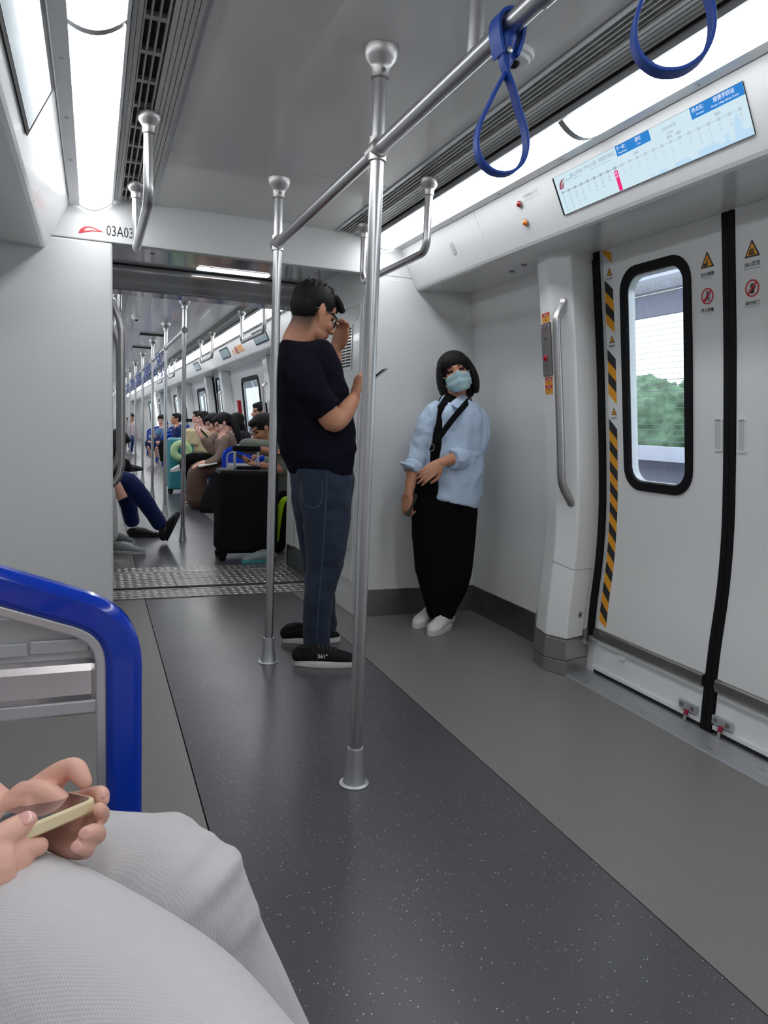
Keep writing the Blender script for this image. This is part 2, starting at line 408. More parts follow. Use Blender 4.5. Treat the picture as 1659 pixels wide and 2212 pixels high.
# ---- light strips
def light(s, ya, yb, label, group=None, w=True):
    t = thing('ceiling_light', label, 'ceiling light', loc=(XC+s*0.71, (ya+yb)/2, 1.99), group=group)
    X = lambda u: XC + s*u
    N = 8; arc = []
    for i in range(N+1):
        f = i/N; arc.append((X(0.630+0.134*f), 2.016-0.028*f-0.026*4*f*(1-f)))
    q = MB(); q.extr(arc + [(X(0.764), 2.03), (X(0.63), 2.03)], ya+0.012, yb-0.012); q.build('diffuser', M_lamp, t, smooth=True)
    q = MB(); q.box((min(X(0.622), X(0.631)), ya, 2.006), (max(X(0.622), X(0.631)), yb, 2.05)); q.build('frame_rail', M_alu, t)
    q = MB(); q.box((min(X(0.764), X(0.806)), ya, 1.984), (max(X(0.764), X(0.806)), yb, 2.05)); q.build('frame_rail', M_alu, t)
    q = MB(); a2 = [(x, z-0.004) for x, z in arc]
    q.extr(arc + a2[::-1], yb-0.020, yb+0.006); q.build('end_band', M_alu, t, smooth=True)
    if w:
        for k in range(int((yb-ya)/0.42)):
            q = MB(); y = ya+0.2+0.42*k; q.box((min(X(0.780), X(0.792)), y, 1.982), (max(X(0.780), X(0.792)), y+0.010, 1.9845)); q.build('clip_screw', M_steel2, t)
cuts = [3.725, 2.05, 0.17, NY0]
for i, (b_, a_) in enumerate(zip(cuts, cuts[1:])):
    wh = ['farthest section of the {} light strip, ending at the white end wall', 'section of the {} light strip just nearer than the arched joint', 'section of the {} light strip overhead at the near end'][i]
    light(1, a_, b_, wh.format('right-hand')); light(-1, a_, b_, wh.format('left-hand'))
y = E1+0.03
while y < FY1-2:
    light(1, y, y+1.87, 'glowing light strip section of the carriage beyond, right-hand side', 'right-hand light strip sections of the carriage beyond', False)
    light(-1, y, y+1.87, 'glowing light strip section of the carriage beyond, left-hand side', 'left-hand light strip sections of the carriage beyond', False); y += 1.9

# ---- upper cove and soffit, walls
def cove(s, ya, yb, seams, nm):
    X = lambda u: XC + s*u
    t = thing(nm, loc=(X(0.86), (ya+yb)/2, 1.79), kind='structure')
    ys = [ya] + seams + [yb]
    for a, b in zip(ys, ys[1:]):
        line = [(0.81, 2.035), (0.812, 1.985), (0.905, 1.800), (0.912, 1.790), (0.925, 1.785), (1.12, 1.800), (1.46, 1.812)]
        inn = [(1.46, 1.826), (1.12, 1.815), (0.93, 1.80), (0.918, 1.808), (0.826, 1.99), (0.822, 2.035)]
        q = MB(); q.extr([(X(u), z) for u, z in line+inn], a+0.0012, b-0.0012); q.build('cove_panel', M_panel2, t)
    return t
cove(1, NY0, E0, [0.95, 2.93], 'trim_2'); cove(-1, NY0, E0, [0.95, 3.0], 'trim_3')
cove(1, E1, FY1, [W+0.0 for W in W2], 'trim_4'); cove(-1, E1, FY1, [W for W in W2], 'trim_5')
ZS = [0.0, 0.10] + [0.10+0.0735*k for k in range(1, 24)]
def wseg(q, s, y0, y1, z0, z1, w0=0.0, w1=-0.04, mi=0):
    zs = sorted(set([z0, z1] + [z for z in ZS if z0 < z < z1]))
    q.extr([(XC+s*(wu(z)-w0), z) for z in zs] + [(XC+s*(wu(z)-w1), z) for z in reversed(zs)], y0, y1, mi)
def wall_run(s, nm, segs):
    """segs: (y0, y1, hole) with hole = (ya, yb, za, zb) or None"""
    t = thing(nm, loc=(XC+s*1.3, segs[0][0], 0), kind='structure')
    for y0, y1, h in segs:
        q = MB()
        if h is None: wseg(q, s, y0+.001, y1-.001, 0, 1.81)
        else:
            wseg(q, s, y0+.001, h[0], 0, 1.81); wseg(q, s, h[1], y1-.001, 0, 1.81); wseg(q, s, h[0], h[1], 0, h[2]); wseg(q, s, h[0], h[1], h[3], 1.81)
        q.build('wall_panel', M_wall, t, smooth=True)
    return t
wall_run(1, 'wall_right', [(NY0, 1.22, None), (2.655, E0, None)])
wall_run(-1, 'wall_left', [(NY0, 1.23, None), (1.23, 2.66, None), (2.66, E0, None)])
# kick plates
def kick(s, y0, y1, nm):
    q = MB(); zs = [0, 0.05, 0.135, 0.15]; q.extr([(XC+s*(wu(z)-0.006), z) for z in zs] + [(XC+s*(wu(z)+0.0), z) for z in reversed(zs)], y0, y1)
    q.build(nm, M_dsteel, kind='structure')
kick(1, 2.98, E0, 'baseboard_right'); kick(-1, 2.7, E0, 'baseboard_left')
# ---- end wall with the gangway opening
q = MB()
ew = thing('wall_end', loc=(0.71, E0, 0), kind='structure')
def ewbox(nm, a, b, m=M_wall, bev=0.004): q = MB(); q.box(a, b); return q.build(nm, m, ew, bevel=bev)
ewbox('end_panel', (-0.70, E0, 0.0), (OPL, E0+0.05, OPH-0.002), bev=0.01)
ewbox('end_panel', (OPR, E0, 0.0), (2.14, E0+0.05, 1.83))
ewbox('end_cap', (-0.74, E0+0.01, 1.83), (-0.24, E0+0.05, 2.12)); ewbox('end_cap', (1.66, E0+0.01, 1.825), (2.14, E0+0.05, 2.12))
ewbox('header_panel', (-0.24, E0, OPH), (1.66, E0+0.05, 2.10))
ewbox('header_panel', (OPR, E0+0.001, 1.80), (1.70, E0+0.05, OPH))
q = MB(); q.box((OPR, E0-0.008, 0), (2.06, E0, 0.150)); q.build('baseboard_end', M_dsteel, kind='structure')
q = MB(); q.box((-0.68, E0-0.008, 0), (OPL-0.01, E0, 0.150)); q.build('baseboard_end', M_dsteel, kind='structure')
fe = lambda u, v, w: V((u, E0-w, v))
# logo swoosh: red leaf shape and the car number
q = MB(); o1 = [(-0.072, 1.905), (-0.060, 1.931), (-0.034, 1.949), (-0.008, 1.953), (0.022, 1.947), (0.050, 1.936), (0.075, 1.929), (0.045, 1.928), (0.010, 1.926), (-0.030, 1.916), (-0.055, 1.907)]
i1 = [(-0.037, 1.925), (-0.036, 1.932), (-0.026, 1.941), (-0.008, 1.946), (0.010, 1.943), (0.030, 1.937), (0.040, 1.9335), (0.030, 1.933), (0.005, 1.932), (-0.018, 1.928), (-0.030, 1.924)]
sc_ = lambda L_: [(-0.008+(a-0.0)*0.76, 1.886+(b-1.929)*0.76) for a, b in L_]; q.plate(sc_(o1), fe, 0, 0.0012, hole=sc_(i1)); q.build('operator_logo', M_redp, ew)
text('03A03', fe, 0.056, 1.874, 0.066, 1, M_ink, ew, 'carriage_number', sx=0.69)
text('110', fe, 1.415, 1.862, 0.034, 1, M_ink, ew, 'carriage_number', sx=0.8)
# ---- gangway passage
pw = thing('wall_gangway', loc=(0.71, 4.5, 0), kind='structure')
def pbox(nm, a, b, m=M_wall, bev=0.0, par=pw): q = MB(); q.box(a, b); return q.build(nm, m, par, bevel=bev)
pbox('side_panel', (OPR, E0+0.05, 0.0), (OPR+0.04, 4.62, 1.96)); pbox('side_panel', (OPR, 4.66, 0.17), (OPR+0.04, 5.08, 1.96)); pbox('side_panel', (OPR-0.02, 5.10, 0.17), (OPR+0.04, 5.26, 1.96))
pbox('side_panel', (OPR, 4.62, 0.0), (OPR+0.04, 5.3, 0.17), M_dsteel)
pbox('side_panel', (OPL-0.04, E0+0.05, 0.0), (OPL, 5.26, 1.96))
pbox('bellows', (OPR+0.041, 4.5, 0), (OPR+0.06, 5.2, 1.95), M_dark)
cb = pbox('cabinet_door', (OPR-0.012, 3.79, 0.185), (OPR-0.001, 4.16, 1.70), M_panel2, 0.003)
pbox('cabinet_frame', (OPR-0.006, 3.765, 0.16), (OPR, 4.20, 1.73), M_wall, 0.002)
gr = MB(); gr.box((OPR-0.016, 3.905, 1.355), (OPR-0.0125, 4.105, 1.60)); gr = gr.build('vent_frame', M_panel2, cb)
for r in range(13):
    for c in range(2):
        q = MB(); y0 = 3.918 + c*0.092; z0 = 1.375 + r*0.0168; q.box((OPR-0.0172, y0, z0), (OPR-0.0158, y0+0.080, z0+0.0085)); q.build('vent_slot', M_dark, cb)
for z, r in ((1.63, 0.012), (0.93, 0.010), (0.36, 0.010)):
    q = MB(); q.lathe((OPR-0.012, 3.85, z), [(r, 0), (r, 0.003), (r*0.6, 0.004)], 14, (-1,0,0)); q.build('lock', M_steel2, cb)
q = MB(); q.box((OPR-0.015, 3.845, 1.02), (OPR-0.011, 3.885, 1.14)); q.build('recessed_handle', M_dsteel, cb)
q = MB(); q.box((OPR-0.0155, 3.853, 1.03), (OPR-0.0145, 3.877, 1.13)); q.build('recessed_handle', M_dark, cb)
pc = thing('ceiling_gangway', loc=(0.71, 4.5, 1.9), kind='structure')
pbox('ceiling_plate', (0.04, E0+0.05, 1.93), (1.38, 4.66, 1.95), M_pass, 0, pc)
pbox('ceiling_plate', (0.04, 4.68, 1.905), (1.38, 5.05, 1.925), M_pass, 0, pc)
pbox('dark_gap', (0.04, 4.655, 1.925), (1.38, 4.685, 1.96), M_dark, 0, pc)
pbox('header_panel', (-0.24, 5.06, OPH), (1.66, 5.28, 2.10), M_pass, 0.01, pc)
q = MB(); q.box((-0.7, 5.27, 0.0), (OPL, E1, OPH+0.2)); q.box((OPR, 5.27, 0.0), (2.12, E1, 2.0)); q.build('wall_end', M_wall, kind='structure')
gl = thing('gangway_light', 'short white batten light across the dark gangway ceiling', 'ceiling light', loc=(0.8, 4.62, 1.92))
fz = lambda u, v, w: V((u, v, 1.928-w))
q = MB(); q.plate(rrect(0.565, 4.485, 0.99, 4.58, 0.02), fz, -0.002, 0.003); q.build('diffuser', M_lamp, gl, smooth=True)
q = MB(); q.plate(rrect(0.558, 4.478, 0.997, 4.587, 0.02), fz, -0.0025, 0.0005); q.build('base', M_alu, gl)
for sx_ in (0.30, 1.22):
    q = MB(); q.lathe((sx_, 4.30, 1.93), [(0.012, 0), (0.012, -0.003), (0.006, -0.005)], 12); q.build('ceiling_screw', M_steel2, pc)

# ---- poles, ceiling rail, hanging handles
def sock(q, x, y, z0, up, k=1.0):
    prof = [(0.036, 0), (0.034, 0.006), (0.030, 0.03), (0.0255, 0.075), (0.024, 0.105), (0.0235, 0.110)] if up else [(0.047, 0), (0.046, -0.012), (0.040, -0.028), (0.029, -0.042), (0.025, -0.050), (0.0245, -0.075), (0.021, -0.077)]
    q.lathe((x, y, z0), [(r*k, h*k) for r, h in prof], 20)
def pole(x, y, label, group=None, full=True):
    t = thing('grab_pole', label, 'pole', loc=(x, y, 0), group=group)
    q = MB(); q.tube([(x, y, 0.004), (x, y, 2.035)], 0.0185, 18); q.build('tube', M_steel, t, smooth=True)
    q = MB(); sock(q, x, y, 0.001, True); q.build('floor_socket', M_alu, t, smooth=True)
    q = MB(); sock(q, x, y, 2.0395, False); s_ = q.build('ceiling_flange', M_steel2, t, smooth=True)
    if full:
        q = MB(); q.lathe((x, y-0.0245, 1.978), [(0.006, 0), (0.006, 0.002), (0.003, 0.0022)], 10, (0,-1,0)); q.build('grub_screw', M_dsteel, s_)
        q = MB(); q.lathe((x, y, 0.0005), [(0.044, 0), (0.044, 0.003), (0.036, 0.006)], 24); q.build('floor_ring', M_alu, t, smooth=True)
    # clamp: a rounded sleeve around pole and rail
    q = MB(); q.tube([(x, y-0.034, 1.786), (x, y+0.034, 1.786)], 0.026, 16); q.tube([(x, y, 1.756), (x, y, 1.815)], 0.0245, 16); q.build('rail_clamp', M_steel2, t, smooth=True)
    return t
pole(XC, 1.941, 'nearest floor-to-ceiling grab pole, standing in the middle of the aisle')
pole(XC, 3.10, 'grab pole at the back of the man in the navy shirt')
far0 = None
for i, y in enumerate((6.49, 8.22, 10.1, 12.2, 14.4, 16.6, 18.8, 21, 23.2, 25.4, 28, 31)):
    if i == 0: far0 = pole(XC, y, 'nearest grab pole of the carriage beyond, by the propped-up black shoe', None, False); continue
    lb = ['grab pole beyond the propped-up black shoe, second of the far carriage', 'third grab pole of the far carriage, behind the blue-jeaned legs', 'fourth grab pole of the far carriage'][i-1] if i < 4 else 'distant grab pole in the row down the far carriage'
    c = dup(far0, (0, y-6.49, 0), lb)
    if i >= 4: c['group'] = 'distant grab poles of the far carriage'
def rail(y0, y1, label):
    t = thing('ceiling_rail', label, 'handrail', loc=(XC, (y0+y1)/2, 1.786))
    q = MB(); q.tube([(XC, y0, 1.786), (XC, y1, 1.786)], 0.0185, 18); q.build('rail_tube', M_steel, t, smooth=True)
    return t
r1 = rail(NY0, 3.10, 'long overhead steel handrail running down the aisle of this carriage')
q = MB(); q.tube([(XC, 1.13, 1.786), (XC, 1.16, 1.786)], 0.021, 16); q.build('rail_joint', M_steel2, r1, smooth=True)
rail(6.49, 31, 'overhead steel handrail of the carriage beyond')
for yb_ in (1.40,):
    q = MB(); q.tube([(XC, yb_, 1.79), (XC, yb_, 2.0)], 0.0175, 14); q.build('hanger_post', M_steel, r1, smooth=True)
    q = MB(); sock(q, XC, yb_, 2.0395, False); q.build('hanger_flange', M_steel2, r1, smooth=True)
def strap(x, y, label, group=None, tw=0.5, full=True):
    """rubber hand strap: collar round the rail, crossed neck, teardrop loop"""
    t = thing('hand_strap', label, 'hand strap', loc=(x, y, 1.786), group=group)
    zc = 1.786; ca, sa = cos(tw), sin(tw)
    pts = []
    loop = [(0.012, -0.040), (0.010, -0.058), (0.001, -0.078), (-0.013, -0.105), (-0.030, -0.140), (-0.044, -0.172), (-0.0495, -0.205), (-0.042, -0.234), (-0.022, -0.252), (0, -0.257)]
    full_ = loop + [(-a, b) for a, b in reversed(loop[:-1])]
    pts = [(x + a*ca, y + a*sa + (0.004 if i < len(loop) else -0.004)*(1 if abs(b) < 0.11 else 0), zc + b) for i, (a, b) in enumerate(full_)]
    q = MB(); loft(q, pts, [(0.013, 0.0032)]*len(pts), ref=None if False else (ca, sa, 0.001), n=10, sub=3, dome=False)
    # band lies flat around the loop: width across the loop plane
    q = MB(); n = len(cr(pts, 3)); rows = cr(pts, 3); nx = V((-sa, ca, 0)); vs = []; fs = []
    for i, p_ in enumerate(rows):
        tg = (V(rows[min(i+1, n-1)]) - V(rows[max(i-1, 0)])).normalized(); o_ = tg.cross(nx).normalized()
        for a, b in ((-1,-1),(1,-1),(1,1),(-1,1)): vs.append(V(p_) + nx*0.0125*a + o_*0.0028*b)
    for i in range(n-1):
        for k in range(4): l = (k+1) % 4; fs.append((i*4+k, i*4+l, i*4+4+l, i*4+4+k))
    fs += [(3,2,1,0), ((n-1)*4, (n-1)*4+1, (n-1)*4+2, (n-1)*4+3)]; q.add(vs, fs)
    q.build('loop', M_strap, t, smooth=True, bevel=0.0012 if full else 0)
    q = MB(); col = []
    for k in range(17):
        a = radians(-60 + 300*k/16 + 0) ; col.append((0.0235*sin(a+pi), 0.0235*cos(a+pi)))
    # collar: flattened ring round the rail, drawn down into the neck
    ring = [(0.014, -0.052), (0.022, -0.028), (0.026, 0.0), (0.019, 0.018), (0, 0.026), (-0.019, 0.018), (-0.026, 0.0), (-0.022, -0.028), (-0.014, -0.052)]
    rows = cr([(x + a, y, zc + b) for a, b in ring], 3); n = len(rows); vs = []; fs = []
    for i, p_ in enumerate(rows):
        tg = (V(rows[min(i+1, n-1)]) - V(rows[max(i-1, 0)])).normalized(); o_ = tg.cross(V((0,1,0))).normalized()
        for a, b in ((-1,-1),(1,-1),(1,1),(-1,1)): vs.append(V(p_) + V((0,1,0))*0.019*a + o_*0.003*b)
    for i in range(n-1):
        for k in range(4): l = (k+1) % 4; fs.append((i*4+k, i*4+l, i*4+4+l, i*4+4+k))
    fs += [(3,2,1,0), ((n-1)*4, (n-1)*4+1, (n-1)*4+2, (n-1)*4+3)]; q.add(vs, fs); q.build('collar', M_strap, t, smooth=True)
    if full:
        q = MB(); loft(q, [(x, y, zc-0.022), (x, y, zc-0.045), (x, y, zc-0.068)], [(0.0185, 0.020), (0.0135, 0.016), (0.008, 0.013)], ref=(0, 1, 0), n=16, sub=3); q.build('neck', M_strap, t, smooth=True)
        q = MB(); q.lathe((x-0.003, y-0.0155, zc-0.046), [(0.006, 0), (0.0055, 0.003), (0.002, 0.0045)], 12, (0,-1,0)); q.build('rivet', M_steel, t, smooth=True)
    return t
strap(XC, 1.27, 'blue rubber hand strap hanging whole in view from the overhead handrail', tw=-0.15)
strap(XC, 0.83, 'blue hand strap at the top right edge, only its lower loop in view', tw=-0.5)
s0 = strap(XC, 8.9, 'nearest blue hand strap of the far carriage', tw=0.15, full=False)
k = 0
for y in (9.25, 10.7, 11.1, 11.5, 12.9, 13.3, 13.7, 15.0, 15.4, 15.9, 17.2, 17.8, 19.4, 20.0, 22, 22.6):
    c = dup(s0, (0, y-8.9, 0), 'small dark-blue hand strap on the far carriage\'s overhead rail'); c['group'] = 'hand straps on the far carriage rail'
def uhandle(x, y0, y1, label, zb=1.76, group=None):
    t = thing('ceiling_grab_handle', label, 'grab handle', loc=(x, (y0+y1)/2, 2.0), group=group)
    r = 0.05; pts = [(x, y0, 2.03), (x, y0, zb+r+0.03), (x, y0, zb+r)]
    for k in range(1, 7): a = pi/2*k/6; pts.append((x, y0+r-r*cos(a), zb+r-r*sin(a)))
    for k in range(0, 7): a = pi/2*k/6; pts.append((x, y1-r+r*sin(a), zb+r-r*cos(a)))
    pts += [(x, y1, zb+r+0.03), (x, y1, 2.03)]
    q = MB(); q.tube(pts, 0.0165, 14, ref=(1,0,0)); q.build('tube', M_steel, t, smooth=True)
    for y in (y0, y1): q = MB(); sock(q, x, y, 2.036, False, 0.82); q.build('flange', M_steel2, t, smooth=True)
    return t
uhandle(1.25, 2.80, 3.56, 'U-shaped steel handle hanging from the right-hand grille, left of the doors')
uhandle(0.172, 2.66, 3.44, 'U-shaped steel handle hanging from the left-hand grille before the carriage number')
u0 = uhandle(1.25, 5.86, 6.82, 'nearest U-shaped ceiling handle of the far carriage, right side')
for y in (8.62, 12.9, 15.3): c = dup(u0, (0, y-5.86, 0), 'U-shaped ceiling handle farther along the right of the far carriage'); c['group'] = 'far carriage ceiling handles'
uhandle(0.172, 5.62, 6.5, 'U-shaped ceiling handle of the far carriage, half hidden at the left')
# tube handles on the left wall of the gangway
for i, (y, dy) in enumerate(((3.96, 0.0), (4.35, 0.0))):
    t = thing('gangway_grab_handle', ['tall steel grab handle just inside the gangway opening on the left', 'second tall steel grab handle on the left gangway wall, behind the first'][i], 'grab handle', loc=(OPL, y, 0.7))
    zt, zb = 1.49-0.06*i, 0.76+0.05*i
    pts = [(OPL, y, zt+0.13), (OPL+0.006, y, zt+0.11), (OPL+0.030, y, zt+0.05), (OPL+0.042, y, zt), (OPL+0.046, y, zt-0.08), (OPL+0.046, y, zb+0.1), (OPL+0.042, y, zb+0.03), (OPL+0.028, y, zb-0.02), (OPL+0.006, y, zb-0.05), (OPL, y, zb-0.055)]
    q = MB(); loft(q, pts, [0.017]*len(pts), ref=(0,1,0), n=14, sub=3, dome=False); q.build('tube', M_steel2, t, smooth=True)
# ceiling camera pods
def pod(x, y, label):
    t = thing('camera_dome', label, 'security camera', loc=(x, y, 2.04))
    fm = lambda u, v, w: V((x+u*cos(0.5)-v*sin(0.5), y+u*sin(0.5)+v*cos(0.5), 2.04-w))
    tri = rrect(-0.045, -0.05, 0.045, 0.05, 0.035)
    q = MB(); q.plate(tri, fm, 0, 0.016); q.plate([(a*0.8, b*0.8) for a, b in tri], fm, 0.016, 0.028); q.build('housing', M_panel2, t, smooth=True, bevel=0.003)
    q = MB(); q.ell(fm(0.0, 0, 0.030), (0.016, 0.016, 0.012)); q.build('lens_dome', M_black, t, smooth=True)
pod(1.03, 1.80, 'white ceiling camera pod behind the hanging blue strap'); pod(0.40, 7.9, 'white ceiling camera pod of the far carriage')
for i, y in enumerate((9.2, 11.0)):
    q = MB(); q.box((0.50, y, 2.031), (0.80, y+0.30, 2.0395)); v_ = q.build('ceiling_vent', M_fin); tag(v_, ['nearer dark square ceiling vent of the far carriage', 'farther dark square ceiling vent of the far carriage'][i], 'air vent')
    for k in range(7): q = MB(); q.box((0.51, y+0.012+0.04*k, 2.028), (0.79, y+0.032+0.04*k, 2.0305)); q.build('louvre', M_dark, v_)

# ------------------------------------------------------------------ right-hand sliding doors
DC = 1.94
def door(y0, y1, nm, s=1, dc=DC, near=True):
    return thing(nm, loc=(XC+s*1.35, dc, 0), kind='structure')
dr = door(1.23, 2.66, 'door_1')
MR = mapR
def leaf(ya, yb, wy0, wy1, near=True, parent=dr, s=1, wz=(0.83, 1.765)):
    mp = mapR if s > 0 else mapL
    q = MB(); i = 0.028; h = (wy0+i, wy1-i, wz[0]+i, wz[1]-i)
    # thickness runs outwards
    q2 = lambda a, b, c, d: wseg(q, s, a, b, c, d, 0.0, -0.028)
    z0 = 0.200; q2(ya, h[0], z0, 1.80); q2(h[1], yb, z0, 1.80); q2(h[0], h[1], z0, h[2]); q2(h[0], h[1], h[3], 1.80)
    lf = q.build('door_leaf', M_wall, parent, smooth=True)
    q = MB(); out = rrect(wy0, wz[0], wy1, wz[1], 0.095, 7); inn = rrect(wy0+0.035, wz[0]+0.035, wy1-0.035, wz[1]-0.035, 0.066, 7)
    q.plate(out, mp, -0.02, 0.006, hole=inn); q.build('window_seal', M_black, lf, smooth=True)
    if near:
        q = MB(); i2 = rrect(wy0+0.041, wz[0]+0.041, wy1-0.041, wz[1]-0.041, 0.060, 7)
        q.plate(inn, mp, -0.035, -0.004, hole=i2); q.build('window_trim', M_alu, lf, smooth=True)
    q = MB(); q.plate(inn, mp, -0.026, -0.022); q.build('pane', M_glass, lf)
    return lf
lf1 = leaf(1.968, 2.598, 2.110, 2.488, wz=(0.834, 1.712))
lf2 = leaf(1.284, 1.914, 1.394, 1.772, wz=(0.834, 1.712))
# black centre seals, one per leaf, and the inset pulls
q = MB(); wseg(q, 1, 1.942, 1.967, 0.002, 1.80, 0.004, -0.02); q.build('centre_seal', M_black, dr, smooth=True)
q = MB(); wseg(q, 1, 1.915, 1.940, 0.002, 1.80, 0.004, -0.02); q.build('centre_seal', M_black, dr, smooth=True)
M_recess = mat('recess_grey', (0.52, 0.55, 0.55), 0.4)
for a, b in ((1.978, 2.005), (1.876, 1.903)):
    q = MB(); q.plate(rrect(a-0.005, 1.011, b+0.005, 1.128, 0.006, 3), mapR, 0, 0.0045, hole=rrect(a, 1.017, b, 1.122, 0.004, 3)); pl_ = q.build('pull_recess', M_panel2, dr)
    q = MB(); q.plate(rrect(a, 1.017, b, 1.122, 0.004, 3), mapR, 0, 0.0008); q.build('pull_floor', M_recess, dr)
# lower part of the doors: rubbing strip, ledge, apron, locks
for a, b in ((1.97, 2.60), (1.28, 1.912)):
    q = MB(); q.extr([(XC+wu(0.18)-w, z) for w, z in ((-0.02, 0.205), (0.006, 0.205), (0.014, 0.199), (0.016, 0.178), (0.010, 0.160), (-0.02, 0.154))], a, b); q.build('rubbing_strip', M_dsteel, dr, smooth=True)
    q = MB(); wseg(q, 1, a, b, 0.022, 0.156, -0.006, -0.03); q.build('apron_panel', M_panel2, dr, smooth=True)
    q = MB(); wseg(q, 1, a+0.01, b-0.005, 0.128, 0.136, -0.002, -0.007); q.build('groove_lip', M_recess, dr)
    q = MB(); wseg(q, 1, a, b, 0.020, 0.036, 0.002, -0.006); q.build('apron_foot', M_panel2, dr)
    q = MB(); wseg(q, 1, a, b, 0.002, 0.020, -0.006, -0.03); q.build('brush_gap_fill', M_dark, dr)
for a in (1.988, 1.826):
    lk = MB(); wseg(lk, 1, a, a+0.085, 0.044, 0.076, 0.010, -0.004); lk = lk.build('lock_plate', M_alu, dr, bevel=0.002)
    for yy in (a+0.016, a+0.069):
        q = MB(); q.lathe((XC+wu(0.1)-0.010, yy, 0.060), [(0.009, 0), (0.009, 0.002), (0.005, 0.0025)], 12, (-1,0,0)); q.build('lock_screw', M_dsteel, lk)
    q = MB(); q.tube([(XC+wu(0.1)-0.012, a+0.040, 0.050), (XC+wu(0.1)-0.020, a+0.040, 0.006)], 0.007, 10); q.build('lock_pin', M_steel, lk, smooth=True)
    q = MB(); q.tube([(XC+wu(0.1)-0.012, a+0.040, 0.050), (XC+wu(0.1)-0.016, a+0.040, 0.030)], 0.0085, 10); q.build('pin_band', mat('red_marker', s2l(140, 30, 55), 0.5), lk, smooth=True)
q = MB(); wseg(q, 1, 1.22, 2.67, 0.0, 0.03, -0.032, -0.06); q.build('brush_gap_fill', M_dark, dr)  # hidden strip added behind both leaves to stop daylight leaking in underneath
q = MB(); wseg(q, 1, 2.40, 2.435, 0.118, 0.130, 0.006, -0.003); q.build('groove_stop', M_panel2, dr)
# hazard tape along the far edge of the leaf, with three warning stickers
TY0, TY1 = 2.534, 2.583
leaf_edge = MB(); wseg(leaf_edge, 1, 2.588, 2.600, 0.20, 1.80, 0.006, 0.0); leaf_edge.build('edge_profile', M_recess, dr)
gaps = [1.712, 1.445, 1.150]
def tape(z0, z1, n, first, clip0=False, clip1=False):
    q = MB(); st = (z1-z0)/n; sl = 0.042
    for k in range(n):
        a = z0 + k*st; b = a + st; lo = lambda z: max(z, z0) if clip0 else z; hi = lambda z: min(z, z1) if clip1 else z
        pts = [(TY1, lo(a+sl/2)), (TY0, lo(a-sl/2)), (TY0, hi(b-sl/2)), (TY1, hi(b+sl/2))]
        if pts[1][1] < pts[2][1] and pts[0][1] < pts[3][1]: q.plate(pts, mapR, 0.0005, 0.002, mi=(k+first) % 2)
    q.build('hazard_tape', [M_yel, M_ink], dr)
tape(1.768, 1.806, 1, 0, clip1=True); tape(1.492, 1.665, 4, 0); tape(1.205, 1.388, 4, 0); tape(0.222, 1.100, 20, 0, clip0=True)
M_stk = mat('sticker_white', (0.62, 0.64, 0.64), 0.35)
